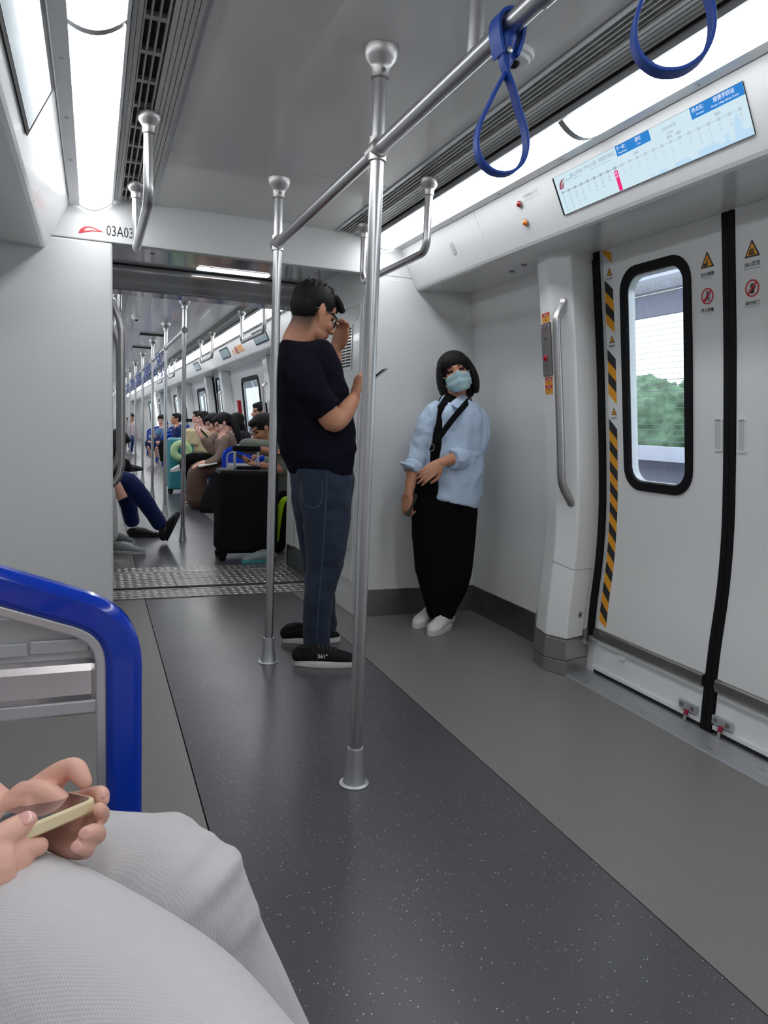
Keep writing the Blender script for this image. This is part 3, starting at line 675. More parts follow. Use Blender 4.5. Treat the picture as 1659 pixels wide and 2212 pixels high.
def warn(u, v, s, txt, en, kind, tu=None):
    """triangle or ring pictogram with lettering below"""
    st = MB(); R = s
    if kind in ('gap', 'crush', 'hand'):
        tri = [(u-R, v-R*0.75), (u+R, v-R*0.75), (u+R*0.9, v-R*0.60), (u+0.06*R, v+R*1.02), (u-0.06*R, v+R*1.02), (u-R*0.9, v-R*0.60)]
        tri = [(u+R, v-R*0.72), (u+0.05*R, v+R), (u-0.05*R, v+R), (u-R, v-R*0.72)]
        st.plate(tri, mapR, 0, 0.0009, mi=0); k = 0.74
        st.plate([(u+(a-u)*k, v-0.03*R+(b-v)*k) for a, b in tri], mapR, 0.0009, 0.0013, mi=1)
        st = st.build('warning_sticker', [M_ink, M_yel], dr)
        q = MB()
        if kind == 'gap':
            q.plate([(u+0.55*R, v-R*0.52), (u+0.55*R, v-R*0.22), (u+0.05*R, v-R*0.22), (u+0.05*R, v-R*0.52)], mapR, 0.0013, 0.0016)
            q.plate([(u+0.12*R, v-R*0.2), (u+0.02*R, v+R*0.32), (u-0.08*R, v+R*0.32), (u-0.1*R, v-R*0.5), (u-0.02*R, v-R*0.5)], mapR, 0.0013, 0.0016)
        elif kind == 'crush':
            for k_ in (-0.32, -0.12, 0.08, 0.28): q.plate([(u+k_*R, v-R*0.42), (u+(k_+0.12)*R, v-R*0.42), (u+(k_*0.6+0.1)*R, v+R*0.12), (u+(k_*0.6)*R, v+R*0.12)], mapR, 0.0013, 0.0016)
            q.plate([(u-0.4*R, v-R*0.5), (u+0.42*R, v-R*0.5), (u+0.36*R, v-R*0.40), (u-0.34*R, v-R*0.40)], mapR, 0.0013, 0.0016)
        else:
            q.plate([(u+0.05*R, v-R*0.42), (u+0.3*R, v-R*0.42), (u+0.22*R, v-R*0.05), (u+0.05*R, v+R*0.35), (u-0.02*R, v+R*0.3), (u+0.06*R, v)], mapR, 0.0013, 0.0016)
        q.build('pictogram', M_ink, st)
    else:
        st.plate(circ(u, v, R), mapR, 0, 0.0008, mi=0); st.plate(circ(u, v, R), mapR, 0.0008, 0.0014, hole=circ(u, v, R*0.82), mi=1)
        st = st.build('prohibition_sticker', [M_stk, M_redp], dr); q = MB()
        if kind == 'lean':
            q.plate(circ(u-0.02*R, v+0.5*R, 0.14*R, 10), mapR, 0.0008, 0.0011)
            q.plate([(u-0.12*R, v+0.35*R), (u-0.18*R, v-0.1*R), (u-0.22*R, v-0.6*R), (u-0.05*R, v-0.6*R), (u+0.02*R, v-0.2*R), (u+0.25*R, v-0.6*R), (u+0.42*R, v-0.6*R), (u+0.2*R, v-0.05*R), (u+0.14*R, v+0.35*R)], mapR, 0.0008, 0.0011)
            q.plate([(u-0.3*R, v-0.6*R), (u-0.36*R, v-0.6*R), (u-0.36*R, v+0.5*R), (u-0.3*R, v+0.5*R)], mapR, 0.0008, 0.0011)
        else:
            q.plate(rrect(u-0.28*R, v-0.6*R, u+0.25*R, v+0.25*R, 0.1*R, 3), mapR, 0.0008, 0.0011)
            for k_ in range(4): q.plate(rrect(u+(-0.27+0.135*k_)*R, v+0.2*R, u+(-0.16+0.135*k_)*R, v+(0.5+0.08*(k_ in (1, 2)))*R, 0.03*R, 2), mapR, 0.0008, 0.0011)
            q.plate([(u-0.28*R, v-0.2*R), (u-0.52*R, v+0.12*R), (u-0.42*R, v+0.2*R), (u-0.25*R, v+0.05*R)], mapR, 0.0008, 0.0011)
        q.build('pictogram', M_ink, st)
        q = MB(); c_, s_ = 0.707*R*0.86, 0.09*R; q.plate([(u+c_-s_, v-c_-s_), (u+c_+s_, v-c_+s_), (u-c_+s_, v+c_+s_), (u-c_-s_, v+c_-s_)], mapR, 0.0014, 0.0018); q.build('red_bar', M_redp, st)
    ts = s*0.52 if kind != 'hand' else s*0.6
    text(txt, mapR, u, v-R*(1.62 if kind not in ('lean', 'touch') else 1.85), ts, -1, M_ink, st, 'lettering', 'CENTER', bold=0.01)
    text(en, mapR, u, v-R*(1.95 if kind not in ('lean', 'touch') else 2.15), ts*0.5, -1, M_grayp, st, 'small_lettering', 'CENTER')
warn(2.035, 1.661, 0.030, '当心缝隙', 'Mind the gap', 'gap'); warn(2.037, 1.545, 0.0275, '禁止倚靠', 'No leaning', 'lean')
warn(1.848, 1.661, 0.030, '当心挤压', 'Beware of squeezing', 'crush'); warn(1.849, 1.543, 0.0275, '请勿扶门', 'Do not hold the door', 'touch')
for z in gaps: warn(TY0+0.018, z+0.0, 0.017, '当心夹手', 'Caution', 'hand')
fg = lambda u, v, w: mapR(u, v, w-0.0225)
text('请勿阻止车门关闭', fg, 2.440, 1.612, 0.037, -1, M_yelglass, lf1, 'window_lettering', w=0.001, sx=0.95)
text('Do not stop a closing door', fg, 2.425, 1.588, 0.0215, -1, M_yelglass, lf1, 'small_window_lettering', w=0.001, sx=0.95)
# black side seal and jamb at the far side of the door, hinge hardware
q = MB(); wseg(q, 1, 2.602, 2.655, 0.17, 1.775, 0.018, -0.02); q.build('side_seal', M_black, dr, smooth=True)
q = MB(); wseg(q, 1, 2.604, 2.648, 1.775, 1.806, 0.008, -0.02); q.build('side_seal_top', M_black, dr)
q = MB(); q.box((2.00, 2.59, 0.138), (2.075, 2.655, 0.143)); q.box((2.00, 2.59, 0.138), (2.004, 2.605, 0.158)); q.build('roller_bracket', M_alu, dr, bevel=0.002)
q = MB(); q.lathe((2.03, 2.63, 0.143), [(0.016, 0), (0.016, 0.01), (0.012, 0.012), (0.012, 0.03), (0.017, 0.03), (0.017, 0.05)], 14); q.build('roller', M_dsteel, dr, smooth=True)

for a, b in ((2.599, 2.665), (1.215, 1.282)):
    q = MB(); wseg(q, 1, a, b, 0.0, 0.172, -0.004, -0.03); q.build('jamb_foot', M_panel2, dr)
q = MB(); q.box((2.125, 1.0, -0.03), (2.16, 2.9, 0.78)); q.build('door_light_block', M_dark, dr)  # unseen dark board added outside the doors to block stray daylight
# ---- pillar between door and corner
pil = thing('trim_6', 'white moulded door pillar with access panel and steel foot', loc=(1.95, 2.8, 0), kind='structure')
def pillar_sec(z):
    # plan outline: wall edge, blunt nose in two facets, facet facing the lens, door side
    f = wu(z) - wu(0.0)
    return [(2.010+f, 2.996), (1.886+f, 2.800), (1.862+f, 2.690), (1.908+f, 2.598), (2.052+f, 2.640), (2.13+f, 2.70), (2.13+f, 3.02)]
def pillar(z0, z1, grow, m, nm, par=pil):
    zs = [z0] + [z for z in ZS if z0 < z < z1] + [z1]; vs = []; n = 7
    for z in zs:
        s_ = pillar_sec(z); cx = sum(a for a, b in s_)/7; cy = sum(b for a, b in s_)/7
        for a, b in s_: d = V((a-cx, b-cy)).normalized()*grow; vs.append((a+d.x, b+d.y, z))
    fs = [tuple(range(n-1, -1, -1)), tuple(range((len(zs)-1)*n, len(zs)*n))]
    for k in range(len(zs)-1):
        for i in range(n): j = (i+1) % n; fs.append((k*n+i, k*n+j, (k+1)*n+j, (k+1)*n+i))
    q = MB(); q.add(vs, fs); return q.build(nm, m, par, bevel=0.008 if z1 > 0.3 else 0.003)
M_foot = mat('pillar_foot_steel', (0.42, 0.41, 0.41), 0.34, 0.95, bump=0.03, bscale=300, aniso=(1,1,0.05))
pillar(0.16, 1.812, 0.0, M_panel2, 'pillar_cover')
pillar(0.0, 0.062, 0.002, M_foot, 'steel_foot'); pillar(0.064, 0.158, 0.002, M_foot, 'steel_foot')
def facet(k, z, t, off=0.0):
    s_ = pillar_sec(z); a, b = V(s_[k]), V(s_[k+1]); d = b-a; nrm = V((d.y, -d.x)).normalized()
    if nrm.x*0.9 + nrm.y*0.43 > 0: nrm = -nrm
    p_ = a + d*t + nrm*off; return V((p_.x, p_.y, z))
def fp(u, v, w): return facet(1, v, u, w)          # nose facet, u 0..1 (0.113 m)
fh = lambda u, v, w: facet(2, v, u, w)              # facet that carries the handle (0.103 m)
def pbox3(nm, u0, u1, z0, z1, w0, w1, m, par):
    q = MB(); q.plate([(u0, z0), (u1, z0), (u1, z1), (u0, z1)], fp, w0, w1); return q.build(nm, m, par)
# access panel outline (fine recessed joint)
def joint(pts, fmap, nm, par, wd=0.0025, m=None):
    q = MB(); 
    for (a, b), (c, d) in zip(pts, pts[1:]):
        A, B = fmap(a, b, 0.0006), fmap(c, d, 0.0006); q.tube([tuple(A), tuple(B)], wd*0.5, 5)
    q.build(nm, m or M_grayp, par)
joint([(0.75, 0.498), (1.0, 0.492)], fp, 'panel_joint', pil)
joint([(0.0, 0.492), (1.0, 0.470)], fh, 'panel_joint', pil)
fp2 = lambda u, v, w: facet(3, v, u, w)
joint([(0.02, 0.470), (0.80, 0.466), (0.80, 0.4), (0.76, 0.25), (0.74, 0.165)], fp2, 'panel_joint', pil)
q = MB(); c_ = fp2(0.52, 0.264, 0); n_ = (fp2(0.52, 0.264, 1)-c_).normalized(); q.lathe(c_, [(0.014, 0), (0.014, 0.003), (0.010, 0.005), (0.006, 0.003)], 16, tuple(n_)); lk = q.build('panel_lock', M_steel2, pil, smooth=True)
q = MB(); q.lathe(c_ + n_*0.003, [(0.006, 0), (0.005, 0.002)], 10, tuple(n_)); q.build('key_hole', M_dark, lk)
# grab handle on the pillar
gh = thing('door_grab_handle', 'curved satin steel grab handle bolted to the white door pillar', 'grab handle', loc=tuple(fh(0.5, 0.64, 0)))
def hp(u, z, w): return tuple(fh(u, z, w))
pts = [hp(0.60, 1.600, 0.002), hp(0.59, 1.585, 0.006), hp(0.55, 1.555, 0.022), hp(0.50, 1.525, 0.040), hp(0.48, 1.485, 0.048), hp(0.48, 1.25, 0.050), hp(0.48, 1.00, 0.050), hp(0.48, 0.87, 0.048), hp(0.51, 0.830, 0.040), hp(0.58, 0.795, 0.022), hp(0.66, 0.765, 0.006), hp(0.68, 0.748, 0.002)]
rad = [(0.016, 0.007), (0.019, 0.010), (0.0185, 0.016), (0.0175, 0.0175), 0.0175, 0.0175, 0.0175, 0.0175, (0.0175, 0.0175), (0.0185, 0.016), (0.019, 0.010), (0.016, 0.007)]
q = MB(); loft(q, pts, rad, ref=(-0.9, -0.43, 0), n=16, sub=4); q.build('handle_bar', M_steel2, gh, smooth=True)
for u, z in ((0.58, 1.580), (0.655, 0.770)):
    c_ = fh(u, z, 0.013); q = MB(); q.lathe(c_, [(0.008, 0), (0.008, 0.006), (0.0045, 0.007)], 12, tuple((fh(u, z, 1)-fh(u, z, 0)).normalized())); q.build('bolt', M_dsteel, gh)
# intercom and stickers on the pillar's aisle facet
ic = thing('emergency_intercom', 'dark grey passenger intercom plate with red button on the door pillar', 'intercom', loc=tuple(fp(0.5, 1.02, 0)))
pbox3('plate', 0.06, 0.96, 1.297, 1.516, 0.0, 0.006, M_intercom, ic)
for u, z in ((0.12, 1.307), (0.90, 1.307), (0.12, 1.505), (0.90, 1.505)):
    q = MB(); q.lathe(fp(u, z, 0.006), [(0.004, 0), (0.004, 0.001)], 8, (-0.9, -0.4, 0)); q.build('screw', M_steel2, ic)
for k in range(7): pbox3('speaker_slot', 0.34, 0.68, 1.412+0.007*k, 1.4155+0.007*k, 0.006, 0.0066, M_dark, ic)
q = MB(); q.lathe(fp(0.5, 1.372, 0.006), [(0.015, 0), (0.015, 0.003), (0.011, 0.006)], 16, (-0.9, -0.4, 0)); q.build('call_button', M_red, ic, smooth=True)
q = MB(); q.lathe(fp(0.5, 1.335, 0.006), [(0.004, 0), (0.004, 0.001)], 8, (-0.9, -0.4, 0)); q.build('microphone_hole', M_dark, ic)
fpt = lambda u, v, w: fp(u/0.113, v, w)
text('紧急对讲', fpt, 0.056, 1.488, 0.014, 1, mat('dim_red_print', s2l(120, 50, 55), 0.5), ic, 'lettering', 'CENTER', w=0.0068)
text('Emergency intercom', fpt, 0.056, 1.478, 0.0065, 1, mat('dim_red_print', s2l(120, 50, 55), 0.5), ic, 'lettering', 'CENTER', w=0.0068)
def psticker(z0, z1, bands, nm, label):
    q = MB(); q.plate([(0.12, z0), (0.88, z0), (0.88, z1), (0.12, z1)], fp, 0, 0.001, mi=0)
    for a, b in bands: q.plate([(0.15, z0+(z1-z0)*a), (0.85, z0+(z1-z0)*a), (0.85, z0+(z1-z0)*b), (0.15, z0+(z1-z0)*b)], fp, 0.001, 0.0014, mi=1)
    return q.build(nm, [M_yel, M_redp], pil)
st = psticker(1.520, 1.560, [(0.60, 0.97)], 'instruction_sticker', '')
text('紧急对讲', fpt, 0.062, 1.547, 0.010, 1, M_whp, st, 'lettering', 'CENTER', w=0.0018)
text('↓', fpt, 0.056, 1.5235, 0.028, 1, M_ink, st, 'arrow', 'CENTER', w=0.0018)
st = psticker(1.219, 1.293, [(0.76, 0.96), (0.34, 0.54)], 'instruction_sticker', '')
text('紧急对讲装置', fpt, 0.060, 1.278, 0.010, 1, M_whp, st, 'lettering', 'CENTER', w=0.0018)
text('非紧急情况  请勿触动', fpt, 0.057, 1.2665, 0.0055, 1, M_ink, st, 'lettering', 'CENTER', w=0.0018)
text('操作指引', fpt, 0.057, 1.248, 0.010, 1, M_whp, st, 'lettering', 'CENTER', w=0.0018)
text('按下按钮 讲话', fpt, 0.057, 1.235, 0.007, 1, M_ink, st, 'lettering', 'CENTER', w=0.0018)
text('Press the button to talk', fpt, 0.057, 1.225, 0.005, 1, M_ink, st, 'lettering', 'CENTER', w=0.0018)

# ------------------------------------------------------------------ line-map display over the door
def display():
    t = thing('route_display', 'long lit route-map display on the cove above the right-hand doors', 'display screen', loc=(1.565, 1.94, 1.84))
    Y0, Y1, B0, B1 = 1.521, 2.356, 0.050, 0.181
    M_scr = mat('screen_pale_blue', s2l(20, 24, 28), 0.25, emit=s2l(200, 222, 232), estr=1.0)
    M_sblue = mat('screen_blue', (0.01, 0.02, 0.04), 0.25, emit=s2l(20, 118, 196), estr=1.0)
    M_sink = mat('screen_grey_print', (0.02, 0.02, 0.02), 0.3, emit=s2l(128, 142, 158), estr=1.0)
    M_slight = mat('screen_light_grey', (0.02, 0.02, 0.02), 0.3, emit=s2l(176, 194, 206), estr=1.0)
    M_sl2 = mat('screen_mid_grey', (0.02, 0.02, 0.02), 0.3, emit=s2l(150, 166, 182), estr=1.0)
    M_swh = mat('screen_white_print', (0.02, 0.02, 0.02), 0.3, emit=(0.9, 0.95, 1.0), estr=1.0)
    M_smag = mat('screen_magenta', (0.02, 0.01, 0.01), 0.3, emit=s2l(226, 30, 120), estr=1.0)
    M_scity = mat('screen_skyline_blue', (0.02, 0.02, 0.02), 0.3, emit=s2l(180, 212, 234), estr=1.0)
    M_slogo = mat('screen_logo_red', (0.02, 0.01, 0.01), 0.3, emit=s2l(140, 60, 80), estr=1.0)
    q = MB(); q.plate([(Y0-0.001, B0-0.001), (Y1+0.002, B0-0.001), (Y1+0.002, B1+0.0008), (Y0-0.001, B1+0.0008)], slopeM, 0, 0.002); q.build('bezel', M_black, t)
    q = MB(); q.plate([(Y0, B0), (Y1-0.008, B0), (Y1-0.008, B1), (Y0, B1)], slopeM, 0.002, 0.0026); sc = q.build('screen', M_scr, t)
    def r(u0, u1, v0, v1, m, nm='graphic', w=0.0030): q = MB(); q.plate([(u0, v0), (u1, v0), (u1, v1), (u0, v1)], slopeM, 0.0026, w); return q.build(nm, m, sc)
    # city skyline along the foot of the map
    q = MB(); rnd = random.Random(3); u = Y0
    while u < 1.90:
        wd = rnd.uniform(0.015, 0.04); h = rnd.uniform(0.004, 0.026)*(1.3 if u < 1.7 else 0.6); q.plate([(u, B0), (min(u+wd, 1.9), B0), (min(u+wd, 1.9), B0+h), (u, B0+h)], slopeM, 0.0026, 0.0027); u += wd
    q.plate([(1.548, B0), (1.578, B0), (1.576, B0+0.045), (1.568, B0+0.062), (1.556, B0+0.066), (1.552, B0+0.045)], slopeM, 0.0026, 0.00275)
    q.build('skyline_graphic', M_scity, sc)
    r(1.862, 2.014, 0.150, 0.181, M_sblue, 'next_station_box'); r(1.521, 1.700, 0.150, 0.181, M_sblue, 'terminal_box')
    T = lambda s, u, v, z, m=M_sink, nm='screen_lettering', al='CENTER', w=0.0034: text(s, slopeM, u, v, z, -1, m, sc, nm, al, w=w)
    T('下一站：', 1.985, 0.167, 0.013, M_swh); T('Next Station:', 1.985, 0.156, 0.0075, M_swh); T('荔村', 1.912, 0.167, 0.013, M_swh); T('Licun', 1.912, 0.156, 0.0075, M_swh)
    T('终点站：', 1.668, 0.167, 0.013, M_swh); T('Terminal:', 1.668, 0.156, 0.0075, M_swh); T('顺德学院站', 1.583, 0.167, 0.014, M_swh); T('Shunde College Railway Station', 1.583, 0.156, 0.0072, M_swh)
    T('佛山3号线', 2.224, 0.158, 0.016); T('Foshan Line 3', 2.224, 0.148, 0.008); T('（中山公园 - 顺德学院站）', 2.100, 0.160, 0.0155); T('Zhongshan Park - Shunde College Railway Station', 2.100, 0.150, 0.0055)
    T('2024/10/20', 1.785, 0.158, 0.012); T('09:02', 1.785, 0.143, 0.011)
    T('METRO 佛山地铁', 2.283, 0.153, 0.008)
    q = MB(); q.plate([(2.334, 0.135), (2.325, 0.155), (2.310, 0.164), (2.290, 0.166), (2.308, 0.158), (2.318, 0.146), (2.322, 0.135)], slopeM, 0.0026, 0.0032)
    q.plate([(2.318, 0.135), (2.312, 0.148), (2.296, 0.156), (2.305, 0.146), (2.310, 0.135)], slopeM, 0.0026, 0.0032); q.build('screen_logo', M_slogo, sc)
    names = ['顺德学院站', '顺德客运港', '顺德人才小镇', '高新区站', '林头', '大墩村', '桂畔路', '霞石', '荔村', '北滘', '花龙', '都宁', '塘头', '湾华', '沙岗', '火车站', '村头', '东平', '魁奇路', '季华六路', '镇安', '桂城', '叠滘', '佛大', '中山公园']
    N = 23; U0 = 2.322; du = (2.322-1.545)/(N-1)
    for i in range(N):
        u = U0 - i*du; past = i < 9
        q = MB(); q.plate(rrect(u-0.0065, 0.118, u+0.0065, 0.127, 0.0035, 3), slopeM, 0.0026, 0.0032); q.build('station_mark', M_sl2 if past else M_slight, sc)
        if i < N-1: r(u-du+0.008, u-0.008, 0.1215, 0.1233, M_sink if past else M_slight, 'route_line')
        if i == 8:
            r(u-0.008, u+0.008, B0+0.001, 0.115, M_smag, 'current_station_box')
        n = names[i % len(names)]
        for k_, ch in enumerate(n[:5]): T(ch, u, 0.104-0.0115*k_, 0.0095, M_swh if i == 8 else (M_sl2 if past else M_slight))
    for i in (11, 15, 16, 20):
        u = U0 - i*du; q = MB(); q.plate(rrect(u-0.010, 0.132, u+0.010, 0.141, 0.002, 2), slopeM, 0.0026, 0.0032); q.build('transfer_mark', M_slight, sc)
display()
def far_screen(fm, ya, yb, label, mm=None, b0=0.055, b1=0.185):
    t = thing('route_display', label, 'display screen', loc=tuple(fm((ya+yb)/2, b0, 0)))
    q = MB(); q.plate([(ya, b0), (yb, b0), (yb, b1), (ya, b1)], fm, 0, 0.003); q.build('bezel', M_black, t)
    q = MB(); q.plate([(ya+0.022, b0+0.014), (yb-0.022, b0+0.014), (yb-0.022, b1-0.016), (ya+0.022, b1-0.016)], fm, 0.003, 0.0036); q.build('screen', mm, t)
M_scr2 = mat('screen_white', (0.05, 0.05, 0.05), 0.12, emit=(0.72, 0.75, 0.78), estr=1.0)
M_scr3 = mat('screen_slate', (0.03, 0.03, 0.03), 0.2, emit=s2l(92, 112, 122), estr=1.0)
far_screen(slopeN, 1.6, 2.44, 'black-framed lit display on the left cove at the top left corner', M_scr2, 0.045, 0.205)
t_ = [o for o in bpy.data.objects if o.get('label', '').startswith('black-framed lit')][0]; q = MB(); q.plate([(1.63, 0.060), (2.41, 0.060), (2.41, 0.098), (1.63, 0.098)], slopeN, 0.0036, 0.0042); q.build('screen_ticker', M_scr3, t_)
for i, y in enumerate((7.2, 9.35, 12.1)): far_screen(slopeM, y, y+0.62, ['nearest grey screen on the right cove of the far carriage', 'second grey screen on the right cove of the far carriage', 'third, smallest grey screen on the far carriage cove'][i], M_scr3)
# lamps beside the display
for v, m, lb in ((0.155, M_redlamp, 'round red indicator lamp on the cove left of the route display'), (0.082, M_amber, 'round amber indicator lamp below the red one on the cove')):
    t = thing('indicator_lamp', lb, 'indicator lamp', loc=tuple(slopeM(2.592, v, 0))); nn = (slopeM(2.6, v, 1)-slopeM(2.6, v, 0)).normalized()
    q = MB(); q.lathe(slopeM(2.592, v, 0), [(0.0165, 0), (0.0165, 0.003), (0.013, 0.004)], 18, tuple(nn)); q.build('bezel', M_alu, t, smooth=True)
    q = MB(); q.ell(slopeM(2.592, v, 0.004), (0.012, 0.012, 0.012)); q.build('lens', m, t, smooth=True)
cv = bpy.data.objects['trim_2']
text('红灯亮时禁止上下车', slopeM, 2.560, 0.168, 0.011, -1, M_grayp, cv, 'lettering'); text('No boarding or alighting when the red light is on', slopeM, 2.560, 0.156, 0.0055, -1, M_grayp, cv, 'small_lettering')
for x_, y_ in ((1.83, 3.10), (1.80, 2.95)):
    q = MB(); q.lathe((x_, y_, 1.797), [(0.013, 0), (0.013, -0.004), (0.008, -0.006)], 12); q.build('soffit_screw', M_dsteel, cv)
fm_ = slopeM; q = MB(); q.plate(rrect(3.19, 0.08, 3.225, 0.135, 0.012, 4), slopeM, 0, 0.001); q.build('cover_sticker', mat('pale_grey_sticker', (0.50, 0.52, 0.52), 0.5), cv)
# coloured notices on the far carriage's cove
cv4 = bpy.data.objects['trim_4']
for i, (a, b, m, s_) in enumerate(((8.40, 8.85, M_yel, '注意事项'), (8.86, 8.98, M_redp, '禁止'), (9.05, 9.18, M_yel, '提示'))):
    text(s_, slopeM, b, 0.06, 0.10 if i < 2 else 0.07, -1, m, cv4, 'notice_lettering', sx=1.0, bold=0.02)

# ------------------------------------------------------------------ the far carriage's walls
def far_wall(s, nm, bb):
    segs = []; y = E1
    t = thing(nm, loc=(XC+s*1.3, E1, 0), kind='structure')
    def seg(y0, y1, h=None):
        q = MB()
        if h is None: wseg(q, s, y0+.001, y1-.001, 0, 1.81)
        else:
            wseg(q, s, y0+.001, h[0], 0, 1.81); wseg(q, s, h[1], y1-.001, 0, 1.81); wseg(q, s, h[0], h[1], 0, h[2]); wseg(q, s, h[0], h[1], h[3], 1.81)
        q.build('wall_panel', M_wall, t, smooth=True)
    mp = mapR if s > 0 else mapL
    for k, (d, w) in enumerate(zip(D2, W2)):
        seg(y, d-0.70); 
        seg(d+0.70, w+0.95, (w-0.52, w+0.62, 0.86, 1.62)); y = w+0.95
        q = MB(); out = rrect(w-0.56, 0.82, w+0.66, 1.66, 0.12, 5); inn = rrect(w-0.50, 0.88, w+0.60, 1.60, 0.08, 5)
        q.plate(out, mp, -0.01, 0.008, hole=inn); q.build('window_frame', M_black, t, smooth=True)
        q = MB(); q.plate(inn, mp, -0.02, -0.016); q.build('pane', M_glass, t)
    seg(y, FY1)
    for j, d in enumerate(D2[:4]):
        dd = thing('door_%d' % (j + (2 if s > 0 else 6)), loc=(XC+s*1.35, d, 0), kind='structure')
        leaf(d+0.035, d+0.69, d+0.10, d+0.56, False, dd, s); leaf(d-0.69, d-0.035, d-0.56, d-0.10, False, dd, s)
        q = MB(); wseg(q, s, d-0.034, d+0.034, 0.02, 1.80, 0.004, -0.02); q.build('centre_seal', M_black, dd)
        for yy in (d-0.72, d+0.69):
            q = MB(); wseg(q, s, yy, yy+0.03, 0.1, 1.79, 0.03, -0.02); q.build('side_seal', M_black, dd)
        q = MB(); wseg(q, s, d-0.7, d+0.7, 0.02, 0.25, -0.002, -0.03); q.build('apron_panel', M_panel2, dd)
        for yy in (d-0.95, d+0.72):
            q = MB(); wseg(q, s, yy, yy+0.22, 0.16, 1.80, 0.14, 0.0); q.build('pillar_cover', M_panel2, dd, bevel=0.02)
            if s > 0:
                pts = [tuple(mp(yy+0.1, z, w_)) for z, w_ in ((1.50, 0.142), (1.46, 0.19), (1.40, 0.20), (0.95, 0.20), (0.88, 0.19), (0.84, 0.142))]
                q = MB(); loft(q, pts, [0.015]*6, ref=(0,1,0), n=8, sub=2); q.build('grab_handle', M_steel2, dd, smooth=True)
    return t
fw = far_wall(1, 'wall_right', None); far_wall(-1, 'wall_left', None)
for d in D2[:3]:
    q = MB(); wseg(q, 1, d+1.05, d+1.33, 1.16, 1.56, 0.012, 0.0); p_ = q.build('notice_frame', M_panel2, fw); q = MB(); wseg(q, 1, d+1.11, d+1.27, 1.22, 1.50, 0.015, 0.012); q.build('notice_print', M_grayp, fw)
q = MB(); wseg(q, 1, 10.95, 11.02, 0.95, 1.35, 0.05, 0.0); q.build('red_extinguisher_cover', M_red, fw, smooth=True)
q = MB(); q.box((-0.7, FY1, 0), (2.2, FY1+0.05, 2.1)); q.build('wall_far', M_wall, kind='structure')
q = MB(); q.box((-0.7, NY0-0.05, 0), (2.2, NY0, 2.1)); q.build('wall_near', M_wall, kind='structure')

